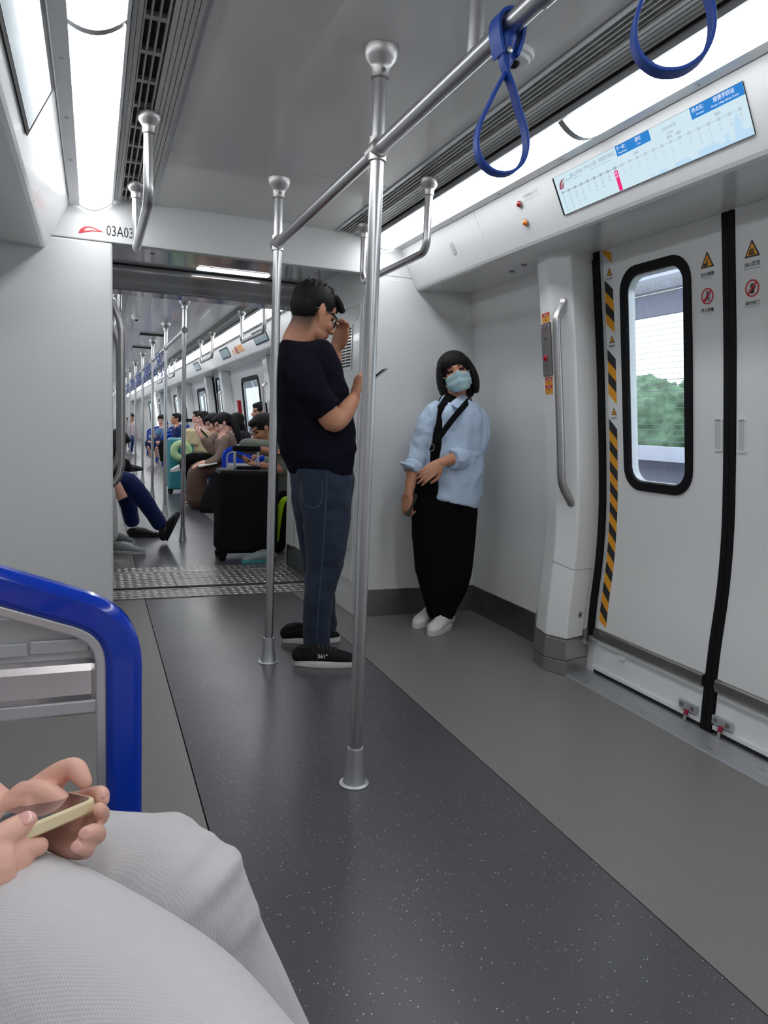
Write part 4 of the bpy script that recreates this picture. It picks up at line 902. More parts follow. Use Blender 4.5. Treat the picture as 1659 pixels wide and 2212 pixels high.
# ------------------------------------------------------------------ benches and their blue end frames
def rp(pts, rad_, k=6):
    """round the corners of an open polyline in (a,b)"""
    out = [pts[0]]
    for i in range(1, len(pts)-1):
        p0, p1, p2 = V(pts[i-1]), V(pts[i]), V(pts[i+1]); a = (p0-p1).normalized(); b = (p2-p1).normalized(); r = rad_[i] if isinstance(rad_, (list, tuple)) else rad_
        for j in range(k+1):
            t = j/k; q1 = p1+a*r; q2 = p1+b*r; out.append(tuple((q1*(1-t)**2 + p1*2*t*(1-t) + q2*t*t)))
    out.append(pts[-1]); return out
def armrest(s, y, label, group=None, x_front=None, detailed=False):
    """blue ring-shaped bench end: x measured from the bench front back to the wall"""
    xf = x_front if x_front is not None else XC+s*0.645
    t = thing('bench_end_frame', label, 'armrest', loc=(xf+s*0.3, y, 0), group=group)
    # front post, corner, sloping top rising towards the wall
    dz = 0.047 if detailed else 0.0
    c = [(xf, 0.02), (xf, 0.715+dz), (xf+s*0.62, 0.945+dz)]
    line = rp(c, 0.085, 8)
    def band(d0, d1, th0, th1, m, nm, bev):
        L = [V(p_) for p_ in line]; o = []; i_ = []
        for i, p_ in enumerate(L):
            d = (L[min(i+1, len(L)-1)] - L[max(i-1, 0)]).normalized(); n_ = V((d.y, -d.x))*s
            o.append(p_ - n_*d0*-1); i_.append(p_ + n_*d1)
        q = MB(); q.v = []
        vs = []; fs = []; k = len(L)
        for a, b in zip(o, i_):
            vs += [(a.x, th0, a.y), (a.x, th1, a.y), (b.x, th1, b.y), (b.x, th0, b.y)]
        for i in range(k-1):
            for j in range(4): l = (j+1) % 4; fs.append((i*4+j, i*4+l, i*4+4+l, i*4+4+j))
        fs += [(3,2,1,0), ((k-1)*4, (k-1)*4+1, (k-1)*4+2, (k-1)*4+3)]; q.add(vs, fs); return q.build(nm, m, t, smooth=True, bevel=bev)
    band(0.0, 0.052, y-0.022, y+0.022, M_blue, 'blue_frame', 0.012)
    band(0.050, 0.066, y-0.016, y+0.018, M_alu, 'silver_liner', 0.003)
    X = lambda u: xf + s*u
    def bx(nm, u0, u1, z0, z1, y0, y1, m, bev=0.0): e = dz if z1 > 0.1 else 0; q = MB(); q.box((min(X(u0), X(u1)), y0, z0+e), (max(X(u0), X(u1)), y1, z1+e)); return q.build(nm, m, t, bevel=bev)
    if detailed:
        # moulded silver infill with a groove and a rounded band, open below
        def poly(nm, pts, y0, y1, m, bev=0.0): q = MB(); q.extr([(X(u), z+dz) for u, z in pts], y0, y1); return q.build(nm, m, t, bevel=bev)
        poly('infill_panel', [(0.06, 0.64), (0.06, 0.66), (0.13, 0.735), (0.62, 0.90), (0.62, 0.64)], y+0.008, y+0.014, M_inf)
        poly('infill_ledge', [(0.135, 0.708), (0.150, 0.722), (0.62, 0.892), (0.62, 0.704)], y-0.008, y+0.009, mat('pale_moulding', (0.70, 0.71, 0.73), 0.3), 0.003)
        bx('groove_lip', 0.075, 0.155, 0.652, 0.672, y+0.002, y+0.010, M_inf, 0.002); bx('groove_lip', 0.158, 0.62, 0.650, 0.670, y+0.002, y+0.010, M_inf, 0.002)
        bx('rounded_band', 0.058, 0.62, 0.578, 0.642, y-0.016, y+0.016, M_band, 0.014)
        bx('lower_lip', 0.062, 0.62, 0.556, 0.580, y-0.006, y+0.006, M_alu, 0.004)
    else:
        bx('cross_bar', 0.05, 0.55, 0.50, 0.56, y-0.014, y+0.014, M_alu, 0.006)
        q = MB(); q.extr([(X(0.06), 0.57), (X(0.06), 0.66), (X(0.10), 0.70), (X(0.34), 0.78), (X(0.34), 0.57)], y-0.006, y+0.006); q.build('blue_infill', M_blue, t)
        L2 = [(X(0.045), 0.565), (X(0.045), 0.68), (X(0.10), 0.715), (X(0.36), 0.80), (X(0.36), 0.565), (X(0.045), 0.565)]
        q = MB(); loft(q, [(a, y-0.008, b) for a, b in L2], [0.006]*6, ref=(0,1,0), n=6, sub=1); q.build('silver_trim', M_alu, t)
    bx('foot_plate', -0.01, 0.07, 0.0, 0.02, y-0.04, y+0.04, M_dsteel, 0.003)
    return t
M_inf = mat('grey_moulding', (0.46, 0.48, 0.49), 0.35, 0.2); M_band = mat('satin_band', (0.62, 0.58, 0.59), 0.28, 0.9)
armrest(-1, 1.15, 'large blue bench end frame with silver infill at the left edge', x_front=0.066, detailed=True)
def bench(s, y0, y1, label, group=None):
    t = thing('bench', label, 'bench', loc=(XC+s*1.0, (y0+y1)/2, 0), group=group)
    X = lambda u: XC+s*u
    n = max(1, round((y1-y0)/0.45))
    for k in range(n):
        a = y0+(y1-y0)*k/n; b = y0+(y1-y0)*(k+1)/n
        q = MB(); prof = [(1.30, 0.86), (1.255, 0.84), (1.225, 0.60), (1.19, 0.47), (1.12, 0.435), (0.90, 0.445), (0.80, 0.44), (0.785, 0.40), (0.80, 0.40), (0.90, 0.42), (1.14, 0.41), (1.22, 0.45), (1.30, 0.60)]
        q.extr([(X(u), z) for u, z in prof], a+0.003, b-0.003); q.build('seat_pan', M_steel2, t, smooth=True)
    q = MB(); q.box((min(X(0.95), X(1.30)), y0+0.05, 0.0), (max(X(0.95), X(1.30)), y1-0.05, 0.40)); q.build('heater_box', M_panel2, t)
bench(-1, -1.2, 1.10, 'steel bench along the left wall under the passenger in white')
bench(1, 5.42, 6.65, 'short steel bench of the far carriage under the boy'); bench(-1, 5.42, 6.65, 'short steel bench of the far carriage, left side')
for k in range(3):
    a, b = D2[k]+0.88, D2[k+1]-0.88
    for s in (1, -1):
        sd = 'right' if s > 0 else 'left'
        bench(s, a, b, ['nearest','second','third'][k] + ' long steel bench of the far carriage, %s-hand side' % sd)
        for j, y_ in enumerate((a-0.03, b+0.03)):
            armrest(s, y_, ['nearest','second','third','fourth','fifth','sixth'][2*k+j] + ' blue bench end frame of the far carriage, %s-hand side' % sd)
armrest(1, 6.70, 'blue bench end frame beside the boy with the black suitcase')

# ------------------------------------------------------------------ outside the windows
ex = thing('noise_barrier', 'grey viaduct parapet with thin rails seen through the door window', 'parapet', loc=(5.0, 8, 0))
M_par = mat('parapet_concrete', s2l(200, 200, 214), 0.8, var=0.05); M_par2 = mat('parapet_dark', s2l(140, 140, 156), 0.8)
def ebox(nm, a, b, m, par=ex): q = MB(); q.box(a, b); return q.build(nm, m, par)
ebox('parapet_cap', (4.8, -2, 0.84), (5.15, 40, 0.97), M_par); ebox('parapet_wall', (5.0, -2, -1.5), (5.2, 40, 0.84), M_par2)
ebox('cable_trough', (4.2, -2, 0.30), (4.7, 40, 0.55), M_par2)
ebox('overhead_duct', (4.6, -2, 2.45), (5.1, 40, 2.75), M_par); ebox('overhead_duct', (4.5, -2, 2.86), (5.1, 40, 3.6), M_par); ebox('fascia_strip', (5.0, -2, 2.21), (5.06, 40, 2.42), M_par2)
M_wire = mat('grey_wire', (0.18, 0.19, 0.2), 0.6)
for k in range(22):
    z = 1.02+0.053*k
    q = MB(); q.tube([(5.05, -2, z), (5.05, 40, z)], 0.0035 if z < 1.62 else 0.002, 5); q.build('rail', M_wire, ex)
M_leaf = mat('tree_foliage', s2l(112, 138, 112), 0.9, var=0.45, vscale=2.2)
rnd = random.Random(11); words = ('first','second','third','fourth','fifth','sixth')
for i in range(12):
    back = i >= 6; k = i % 6; x = 20.5 if back else 16.0; y = (13.5 if back else 11.0) + 3.6*k; top = 3.75 if back else 3.15
    q = MB()
    for j in range(30):
        a = rnd.uniform(0, 2*pi); e = rnd.uniform(-1, 1); r = sqrt(1-e*e)
        q.ell((x+cos(a)*r*1.0, y+sin(a)*r*1.05, top-2.6+e*1.75), (0.62, 0.68, 0.60), n=10, m=7)
    q.ell((x, y, top-2.6), (1.2, 1.2, 2.0)); q.tube([(x, y, -4), (x, y, top-3)], 0.2, 8)
    o = fuse('tree', q, 0.11, M_leaf, it=1, disp=lambda c, n_: n_*(noise.noise(c*2.2)*0.22+noise.noise(c*6)*0.13+noise.noise(c*13)*0.06)); tag(o, 'green tree beyond the parapet, %s of the %s row' % (words[k], 'back' if back else 'front'), 'tree')
q = MB(); q.box((3, -40, -4.2), (120, 90, -4)); o = q.build('ground', mat('far_ground', s2l(150, 160, 140), 0.9), kind='structure')
# ------------------------------------------------------------------ people: shared anatomy
def skin(name, col): return mat(name, col, 0.48, spec=0.35, sss=0.06, bump=0.03, bscale=500)
M_skinA = skin('skin_tan', s2l(196, 140, 112)); M_skinB = skin('skin_light', s2l(222, 170, 148)); M_skinC = skin('skin_pink', s2l(226, 176, 158))
M_hair = mat('black_hair', (0.008, 0.007, 0.008), 0.6, bump=0.8, bscale=320, aniso=(1, 1, 0.10), spec=0.25)
M_hairfade = mat('cropped_hair', (0.10, 0.068, 0.052), 0.7)
M_lip = mat('lips', s2l(168, 84, 80), 0.4); M_eye = mat('dark_eye', (0.012, 0.010, 0.010), 0.15); M_eyew = mat('eye_white', (0.55, 0.53, 0.52), 0.3)
def frame_of(f, up):
    f = V(f).normalized(); up = V(up); u = (up - f*up.dot(f)).normalized(); s = f.cross(u); return f, s, u
def head(mb, c, f, up, H=0.232, jaw=1.0, neck=None, w=1.0):
    f, s, u = frame_of(f, up); c = V(c)
    R = Matrix((f, s, u)).transposed()
    def E(fo, so, uo, rf, rs, ru, n=16): mb.ell(c + (f*fo + s*so + u*uo)*H, (rf*H, rs*H*w, ru*H), R, n, 10)
    E(-0.07, 0, 0.15, 0.405, 0.325, 0.345, 20); E(0.09, 0, -0.06, 0.275, 0.262, 0.33, 18); E(0.09, 0, -0.29, 0.245*jaw, 0.215*jaw, 0.175, 16)
    E(0.262, 0, -0.415, 0.088, 0.12, 0.078); E(0.318, 0, 0.075, 0.055, 0.20, 0.05); E(0.20, 0, 0.16, 0.135, 0.25, 0.16)
    for k in (-1, 1):
        E(0.235, 0.135*k, -0.115, 0.115, 0.10, 0.10); E(0.375, 0.045*k, -0.155, 0.050, 0.040, 0.032, 10)
        # outer ear: rim, lobe and hollow
        E(-0.02, 0.335*k, -0.01, 0.075, 0.026, 0.115, 12); E(-0.055, 0.352*k, 0.02, 0.050, 0.020, 0.115, 12); E(0.0, 0.330*k, -0.12, 0.036, 0.024, 0.05, 10)
    p = lambda a, b: tuple(c + (f*a + u*b)*H)
    loft(mb, [p(0.345, 0.03), p(0.378, -0.03), p(0.425, -0.105), p(0.435, -0.145), p(0.375, -0.165)], [0.030*H, 0.036*H, 0.046*H, 0.050*H, 0.040*H], ref=tuple(s), n=10, sub=2)
    E(0.345, 0, -0.245, 0.045, 0.100, 0.024, 12); E(0.338, 0, -0.292, 0.042, 0.085, 0.026, 12)
    if neck is not None:
        n0 = V(neck); a = c + (f*-0.06 + u*-0.20)*H
        loft(mb, [tuple(n0), tuple((n0*0.5 + (c + (f*-0.09 + u*-0.36)*H)*0.5)), tuple(a)], [(0.062*H/0.232, 0.060*H/0.232), (0.054*H/0.232, 0.058*H/0.232), (0.054*H/0.232, 0.058*H/0.232)], ref=tuple(f), n=14, sub=3)
def face_paint(c, f, up, H=0.232, fade=False, brow=True):
    f, s, u = frame_of(f, up); c = V(c)
    def fn(q):
        d = (q - c)/H; a, b, z = d.dot(f), abs(d.dot(s)), d.dot(u)
        if abs(a) > 0.6 or b > 0.45 or abs(z) > 0.62: return 0
        if a > 0.2:
            if brow and 0.075 + 0.0 < z < 0.112 and 0.055 < b < 0.225: return 1
            if -0.028 < z < 0.026 and 0.07 < b < 0.20: return 3 if b < 0.165 else 1
            if -0.315 < z < -0.235 and b < 0.085 and a > 0.30: return 2
        if fade and b > 0.10 and a < 0.12 + 0.22*(z-0.1) and z > -0.14 - 0.12*(a > -0.2) + 0.05 and b < 0.332: return 4
        if fade and a < -0.16 and z > -0.30: return 4
        return 0
    return fn
def hand(mb, wr, d, pn, L=0.18, curl=(0.5, 0.5, 0.55, 0.6), side=1, thumb=0.6, spread=1.0, tc=0.3):
    """wr wrist, d direction of the fingers, pn palm normal (fingers curl towards it), side +1/-1 where the thumb leaves"""
    d = V(d).normalized(); pn = V(pn); pn = (pn - d*pn.dot(d)).normalized(); t = d.cross(pn)*side; wr = V(wr); k = L/0.18
    loft(mb, [tuple(wr - d*0.01*k), tuple(wr + d*0.03*k), tuple(wr + d*0.07*k + pn*0.002), tuple(wr + d*0.095*k + pn*0.004)],
         [(0.026*k, 0.018*k), (0.036*k, 0.016*k), (0.041*k, 0.0135*k), (0.038*k, 0.011*k)], ref=tuple(pn), n=14, sub=2)
    for i, (off, ln, r) in enumerate(((0.029, 0.078, 0.0086), (0.0098, 0.086, 0.0088), (-0.010, 0.080, 0.0084), (-0.028, 0.062, 0.0074))):
        b = wr + d*(0.088 - 0.004*abs(i-1.3))*k + t*off*k; a = 0.0; pts = [tuple(b - d*0.012*k)]; q = V(b); pts.append(tuple(q)); c_ = curl[i]
        dd = (d + t*(off*2.2*spread)).normalized()
        for fr, bend in ((0.46, 0.55), (0.30, 0.95), (0.24, 0.75)):
            a += c_*bend*1.0
            v = dd*cos(a) + pn*sin(a); q = q + v*ln*fr*k; pts.append(tuple(q))
        loft(mb, pts, [r*k, r*k*1.03, r*k*1.0, r*k*0.92, r*k*0.78], ref=tuple(t), n=8, sub=2)
    b = wr + d*0.022*k + t*0.026*k; v1 = (d*0.62 + t*0.75*thumb + pn*(0.25 + 0.3*tc)).normalized(); v2 = (d*0.9 + t*0.25*thumb + pn*(0.15 + 0.8*tc)).normalized(); v3 = (d*0.95 - t*0.1 + pn*(0.1 + 0.9*tc)).normalized()
    p1 = b + v1*0.038*k; p2 = p1 + v2*0.032*k; p3 = p2 + v3*0.024*k
    loft(mb, [tuple(b - v1*0.008), tuple(b), tuple(p1), tuple(p2), tuple(p3)], [0.013*k, 0.0135*k, 0.0112*k, 0.0098*k, 0.0082*k], ref=tuple(pn), n=10, sub=2)
def shoe(parent, heel, toe, mu, ms, W=0.095, H=0.075, ank=0.10, nm='shoe', laces=None, label=None, voxel=0.0045, pitch=None, up=(0,0,1), flat=False):
    """heel and toe on the ground line"""
    h, t = V(heel), V(toe); f = (t-h); L = f.length; f.normalize(); u = V(up); u = (u - f*u.dot(f)).normalized(); s = f.cross(u)
    g = lambda a, b, z: tuple(h + f*a*L + s*b + u*z)
    q = MB(); w = W/2
    loft(q, [g(0.05, 0, 0.045), g(0.22, 0, 0.05), g(0.45, 0, 0.048), g(0.66, 0, 0.040), g(0.84, 0, 0.032), g(0.94, 0, 0.027)],
         [(w*0.66, 0.032), (w*0.74, 0.038), (w*0.78, 0.038), (w*0.92, 0.030), (w*0.84, 0.022), (w*0.52, 0.016)], ref=tuple(u), n=14, sub=3)
    if not flat:
        loft(q, [g(0.20, 0, 0.03), g(0.17, 0, H*0.8), g(0.15, 0, H+0.012)], [(w*0.70, L*0.17), (w*0.66, L*0.155), (w*0.62, L*0.15)], ref=tuple(f), n=14, sub=2, dome=False)
        loft(q, [g(0.28, 0, H*0.70), g(0.48, 0, H*0.78), g(0.60, 0, 0.052)], [(w*0.5, 0.020), (w*0.42, 0.017), (w*0.44, 0.012)], ref=tuple(u), n=10, sub=2)
    o = fuse(nm, q, voxel, mu, parent, it=2, label=label)
    q = MB(); N = 26; out = []
    for i in range(N):
        a = 2*pi*i/N; x = 0.5 - 0.515*cos(a); y = sin(a)
        wd = w*(0.80 + 0.20*sin(pi*min(1, max(0, (x-0.1)/1.0)))) * (1.0 if x > 0.25 else 0.92); out.append((x, math.copysign(abs(y)**0.72, y)*wd))
    vs = [g(x, y*0.97, 0.001) for x, y in out] + [g(x, y*1.03, 0.012) for x, y in out] + [g(x, y, 0.026 if not flat else 0.015) for x, y in out]
    fs = [tuple(range(N-1, -1, -1)), tuple(range(2*N, 3*N))] + [(k*N+i, k*N+(i+1) % N, (k+1)*N+(i+1) % N, (k+1)*N+i) for k in range(2) for i in range(N)]
    q.add(vs, fs); q.build('sole', ms, o, smooth=True)
    if laces is not None:
        for k in range(5):
            a = 0.34+0.065*k; z = H*0.98 - 0.030*k*0.33; z = [0.0925, 0.0905, 0.0875, 0.0825, 0.0770][k]
            q = MB(); loft(q, [g(a, -w*0.40, z-0.011), g(a+0.01, 0, z+0.001), g(a+0.02, w*0.40, z-0.011)], [(0.0055, 0.0045)]*3, ref=tuple(u), n=6, sub=3); q.build('lace', laces, o, smooth=True)
    return o
def folds(amp, sx=6, sy=6, sz=14, seed=0.0, fine=0.25):
    def fn(c, n_):
        a = noise.noise(V((c.x*sx+seed, c.y*sy-seed, c.z*sz))); b = noise.noise(V((c.x*sx*2.7-seed, c.y*sy*2.7, c.z*sz*2.2+seed)))
        r = (1-abs(a)*2.4); return n_*amp*(r*0.55 + b*fine)
    return fn
def fabric(name, col, rough=0.85, bs=900, bump=0.25, **k): return mat(name, col, rough, bump=bump, bscale=bs, spec=0.06 if sum(col) < 0.1 else 0.2, sheen=0.0 if sum(col) < 0.1 else 0.08, **k)
def phone(a, b, c_, th, label, m_case, m_scr, sub=True):
    """a = origin corner, b = end of the long side, c_ = end of the short side, th = thickness direction * thickness"""
    a, b, c_ = V(a), V(b), V(c_); u = b-a; v = c_-a; th = V(th); L, Wd = u.length, v.length; un, vn, wn = u.normalized(), v.normalized(), th.normalized(); T = th.length
    t = thing('mobile_phone', label, 'phone', loc=tuple((a+b+c_-a)/2)); fm = lambda x, y, w: a + un*x + vn*y + wn*w
    q = MB(); q.plate(rrect(0, 0, L, Wd, 0.011), fm, -T/2, T/2); q.build('case', m_case, t, smooth=True, bevel=T*0.18)
    q = MB(); q.plate(rrect(0.0035, 0.0035, L-0.0035, Wd-0.0035, 0.009), fm, T/2, T/2+0.0004); q.build('screen', m_scr, t)
    return t
M_phonek = mat('phone_black', (0.012, 0.012, 0.014), 0.2, coat=0.5); M_phonescr = mat('phone_screen', (0.02, 0.02, 0.024), 0.06, coat=1.0)

M_skinS = skin('skin_with_cropped_hair', s2l(196, 140, 112)); nt_ = M_skinS.node_tree; at_ = nt_.nodes.new('ShaderNodeAttribute'); at_.attribute_name = 'stubble'; mx_ = nt_.nodes.new('ShaderNodeMix'); mx_.data_type = 'RGBA'
mx_.inputs[6].default_value = (*s2l(196, 140, 112), 1); mx_.inputs[7].default_value = (0.022, 0.017, 0.015, 1); nt_.links.new(at_.outputs['Fac'], mx_.inputs[0]); nt_.links.new(mx_.outputs[2], nt_.nodes['Principled BSDF'].inputs['Base Color'])
def sm(a, b, x): t = min(1, max(0, (x-a)/(b-a))); return t*t*(3-2*t)
# ------------------------------------------------------------------ the man in the navy shirt
YM = 3.24
def mp_(px, py, dy=0.0): return tuple(P(px, py, YM+dy))
def row(pl_, pr_, py, ry, Y=YM, dy=0.0):
    a, b = P(pl_, py, Y+dy), P(pr_, py, Y+dy); return tuple((a+b)/2), ((b-a).length/2, ry)
def rows(lst, Y=YM):
    p_, r_ = [], []
    for it in lst:
        a, b = row(*it[:4], Y=Y, dy=it[4] if len(it) > 4 else 0.0); p_.append(a); r_.append(b)
    return p_, r_
man = MB()
hc = V(mp_(680, 678, 0.0)); hf = (0.92, 0.16, -0.36); hu = (0.36, 0.08, 0.95)
head(man, hc, hf, hu, 0.252, neck=mp_(640, 752), w=0.98)
loft(man, [mp_(636, 775), mp_(642, 742), mp_(652, 715), mp_(660, 695)], [(0.060, 0.070), (0.070, 0.064), (0.064, 0.060), (0.060, 0.058)], ref=(0, 1, 0), n=16, sub=3)
# near arm: upper arm, elbow, forearm, hand closed round a phone
loft(man, [mp_(668, 800, -0.19), mp_(696, 868, -0.21), mp_(717, 908, -0.20), mp_(736, 901, -0.19), mp_(755, 876, -0.18), mp_(766, 858, -0.17)],
     [(0.050, 0.050), (0.050, 0.050), (0.050, 0.048), (0.045, 0.043), (0.036, 0.034), (0.026, 0.024)], ref=(0, 1, 0), n=16, sub=4)
hand(man, mp_(767, 856, -0.17), (0.20, 0.0, 0.98), (0.95, 0.25, -0.2), 0.165, (1.15, 1.15, 1.2, 1.25), side=1, thumb=0.8, tc=0.5)
# far arm raised to the face
loft(man, [mp_(690, 800, 0.17), mp_(722, 905, 0.17), mp_(722, 860, 0.16), mp_(720, 800, 0.14), mp_(725, 752, 0.12)],
     [(0.048, 0.048), (0.046, 0.046), (0.044, 0.044), (0.040, 0.038), (0.028, 0.026)], ref=(0, 1, 0), n=14, sub=4)
hand(man, mp_(724, 756, 0.12), (0.32, -0.1, 0.95), (-0.72, -0.62, 0.2), 0.185, (0.75, 0.8, 0.9, 1.0), side=1, thumb=0.7, tc=0.4)
# hips and legs under the clothes
loft(man, [mp_(692, 1060), mp_(690, 1000), mp_(682, 930), mp_(668, 850), mp_(655, 790)], [(0.06, 0.11), (0.08, 0.12), (0.10, 0.13), (0.10, 0.14), (0.08, 0.14)], ref=(0, 1, 0), sub=2)
for dy, kx in ((-0.11, 0), (0.10, 10)):
    loft(man, [mp_(690-kx, 1060, dy), mp_(700-kx, 1210, dy-0.02), mp_(684+kx, 1360, dy-0.02)], [0.06, 0.045, 0.026], ref=(0, 1, 0), sub=2)
def stub(q_):
    f0, s0, u0_ = frame_of(hf, hu); d = (q_-hc)/0.252; a, b, z = d.dot(f0), abs(d.dot(s0)), d.dot(u0_)
    if abs(a) > 0.6 or b > 0.6 or abs(z) > 0.7: return 0.0
    if b > 0.33 and a > -0.14: return 0.0
    back = sm(-0.62, -0.16, z)*sm(-0.02, -0.12, a); temple = sm(0.02, 0.12, z)*sm(0.17, 0.08, a)
    return 0.92*max(back, temple)
person1 = fuse('person', man, 0.0036, [M_skinS, M_hair, M_lip, M_eye], paint=face_paint(hc, hf, hu, 0.252), it=3, attr=stub, dec=0.6)
tag(person1, 'standing man in a navy T-shirt and blue jeans, looking down at a phone', 'person')
# hair: a shell cut to the hairline, with a short spiky top
f_, s_, u_ = frame_of(hf, hu); Rh = Matrix((f_, s_, u_)).transposed()
def hl(a, b, c_, H=0.252): return hc + (f_*a + s_*b + u_*c_)*H
q = MB(); H = 0.252
q.ell(hl(-0.09, 0, 0.20), (0.425*H, 0.345*H, 0.345*H), Rh, 20, 14); q.ell(hl(-0.20, 0, 0.06), (0.30*H, 0.305*H, 0.30*H), Rh, 16, 10); q.ell(hl(0.12, 0, 0.34), (0.26*H, 0.27*H, 0.17*H), Rh, 16, 10)
rnd = random.Random(5)
for k in range(46):
    b = rnd.uniform(-0.25, 0.25); a = 0.24 - abs(b)*0.25; base = hl(a, b, 0.34+rnd.uniform(-0.04, 0.05)); tip = hl(a+0.17+rnd.uniform(0, 0.06), b*1.1, 0.27-abs(b)*0.2+rnd.uniform(-0.05, 0.05))
    loft(q, [tuple(base), tuple((base+tip)/2 + u_*0.006), tuple(tip)], [0.010, 0.008, 0.003], n=6, sub=1)
for k in range(90):
    a = rnd.uniform(-0.40, 0.24); b = rnd.uniform(-0.26, 0.26); base = hl(a, b, 0.20+0.31*sqrt(max(0.05, 1-((a+0.09)/0.45)**2-(b/0.36)**2)))
    loft(q, [tuple(base), tuple(base + (u_ + f_*rnd.uniform(-0.2, 0.5) + s_*b)*0.018)], [0.006, 0.002], n=5, sub=1)
fuse('hair', q, 0.004, M_hair, person1, it=1, disp=lambda c, n_: n_*0.0012*noise.noise(c*160))
# spectacles
M_spec = mat('black_acetate', (0.01, 0.01, 0.01), 0.2); gsp = MB()
lw = lambda a, b, c_: tuple(hl(a, b, c_))
for k in (-1, 1):
    ring = [(0.395, 0.045*k, 0.045), (0.385, 0.14*k, 0.05), (0.33, 0.245*k, 0.045), (0.33, 0.24*k, -0.035), (0.375, 0.15*k, -0.09), (0.40, 0.055*k, -0.07), (0.395, 0.045*k, 0.045)]
    loft(gsp, [lw(*p_) for p_ in ring], [0.0020]*7, n=6, sub=3, ref=tuple(f_)); loft(gsp, [lw(0.33, 0.25*k, 0.042), lw(0.15, 0.325*k, 0.035), lw(-0.06, 0.352*k, 0.03), lw(-0.16, 0.352*k, -0.02)], [(0.0022, 0.0036)]*4, n=6, sub=2, ref=tuple(u_))
loft(gsp, [lw(0.395, -0.045, 0.02), lw(0.41, 0, 0.03), lw(0.395, 0.045, 0.02)], [0.002]*3, n=6, sub=2)
gs = gsp.build('spectacles', M_spec, person1, smooth=True)
for k in (-1, 1):
    q = MB(); q.add([lw(0.39, 0.05*k, 0.043), lw(0.335, 0.238*k, 0.043), lw(0.335, 0.235*k, -0.035), lw(0.372, 0.15*k, -0.086), lw(0.395, 0.057*k, -0.068)], [(0, 1, 2, 3, 4)]); q.build('lens', M_lens, gs)
# T-shirt with sleeves
M_navy = fabric('navy_cotton', s2l(22, 22, 33), 0.9)
q = MB()
p_, r_ = rows([(640, 752, 1030, .160), (626, 760, 1004, .172), (609, 763, 965, .182), (602, 758, 920, .182), (598, 750, 870, .185), (594, 737, 825, .190), (591, 722, 785, .200), (594, 706, 758, .185), (604, 690, 745, .13), (612, 682, 740, .02)])
loft(q, p_, r_, ref=(0, 1, 0), n=28, sub=4, p=2.25)
loft(q, [mp_(645, 778, -0.12), mp_(662, 815, -0.185), mp_(688, 862, -0.205), mp_(706, 886, -0.205)], [(0.070, 0.068), (0.072, 0.070), (0.066, 0.066), (0.064, 0.064)], ref=(0, 1, 0), n=18, sub=4, dome=False)
loft(q, [mp_(650, 780, 0.10), mp_(672, 815, 0.17), mp_(700, 858, 0.19), mp_(712, 880, 0.19)], [(0.070, 0.068), (0.070, 0.070), (0.064, 0.064), (0.060, 0.060)], ref=(0, 1, 0), n=18, sub=4, dome=False)
fuse('t_shirt', q, 0.006, M_navy, person1, it=3, disp=folds(0.010, 5, 5, 11, 1.3))
# jeans
M_jean = fabric('dark_blue_denim', s2l(40, 50, 68), 0.85, bs=1500, bump=0.35, var=0.28, vscale=6)
q = MB()
p_, r_ = rows([(658, 710, 1390, .056, -0.13), (656, 712, 1340, .062, -0.13), (659, 722, 1270, .070, -0.12), (662, 741, 1210, .080, -0.11), (658, 753, 1140, .088, -0.10), (649, 757, 1070, .096, -0.09), (640, 757, 1015, .10, -0.07)])
loft(q, p_, r_, ref=(0, 1, 0), n=20, sub=4)
p_, r_ = rows([(672, 726, 1350, .055, 0.11), (668, 722, 1290, .062, 0.11), (655, 722, 1210, .075, 0.11), (640, 735, 1130, .088, 0.10), (630, 740, 1050, .10, 0.09), (628, 745, 1000, .10, 0.07)])
loft(q, p_, r_, ref=(0, 1, 0), n=20, sub=4)
p_, r_ = rows([(632, 758, 1080, .135), (632, 760, 1035, .165), (628, 756, 1000, .165)]); loft(q, p_, r_, ref=(0, 1, 0), n=20, sub=3)
jn = fuse('jeans', q, 0.006, M_jean, person1, it=3, disp=folds(0.0075, 8, 8, 11, 4.4, 0.5))
# seams and hip pocket of the jeans
M_stitch = mat('denim_stitch', s2l(70, 84, 108), 0.8)
def dstrip(pts, dy, nm, r=0.0016):
    q = MB(); loft(q, [mp_(a, b, dy) for a, b in pts], [r]*len(pts), n=5, sub=3); q.build(nm, M_stitch, jn, smooth=True)
dstrip([(706, 1022), (704, 1090), (700, 1160), (694, 1240), (688, 1310), (684, 1385)], -0.205, 'side_seam')
dstrip([(650, 1040), (652, 1072), (662, 1094), (682, 1096), (694, 1084), (697, 1040)], -0.212, 'hip_pocket_seam', 0.0013)
# shoes
M_blk = fabric('black_knit', (0.014, 0.014, 0.015), 0.8); M_sole = mat('white_foam_sole', (0.62, 0.62, 0.60), 0.6); M_lace = mat('black_lace', (0.01, 0.01, 0.01), 0.8)
sh = shoe(person1, (0.815, 3.035, 0), (1.085, 2.955, 0), M_blk, M_sole, W=0.10, H=0.075, laces=M_lace)
fs_ = lambda u, v, w: V((0.815+0.27*0.5, 3.035-0.04, 0)) + V((0.959, -0.284, 0))*u + V((-0.284, -0.959, 0))*(0.0455+w) + V((0, 0, v))
text('361°', fs_, -0.045, 0.045, 0.024, 1, M_whp, sh, 'shoe_logo', bold=0.02)
shoe(person1, (0.845, 3.375, 0), (1.115, 3.33, 0), M_blk, M_sole, W=0.10, H=0.075, laces=M_lace)
phone(mp_(786, 833, -0.22), mp_(828, 799, -0.17), mp_(797, 829, -0.13), V((-0.45, -0.1, 0.6)).normalized()*0.009, 'dark phone held up in the standing man\'s right hand behind the pole', M_phonek, M_phonescr)

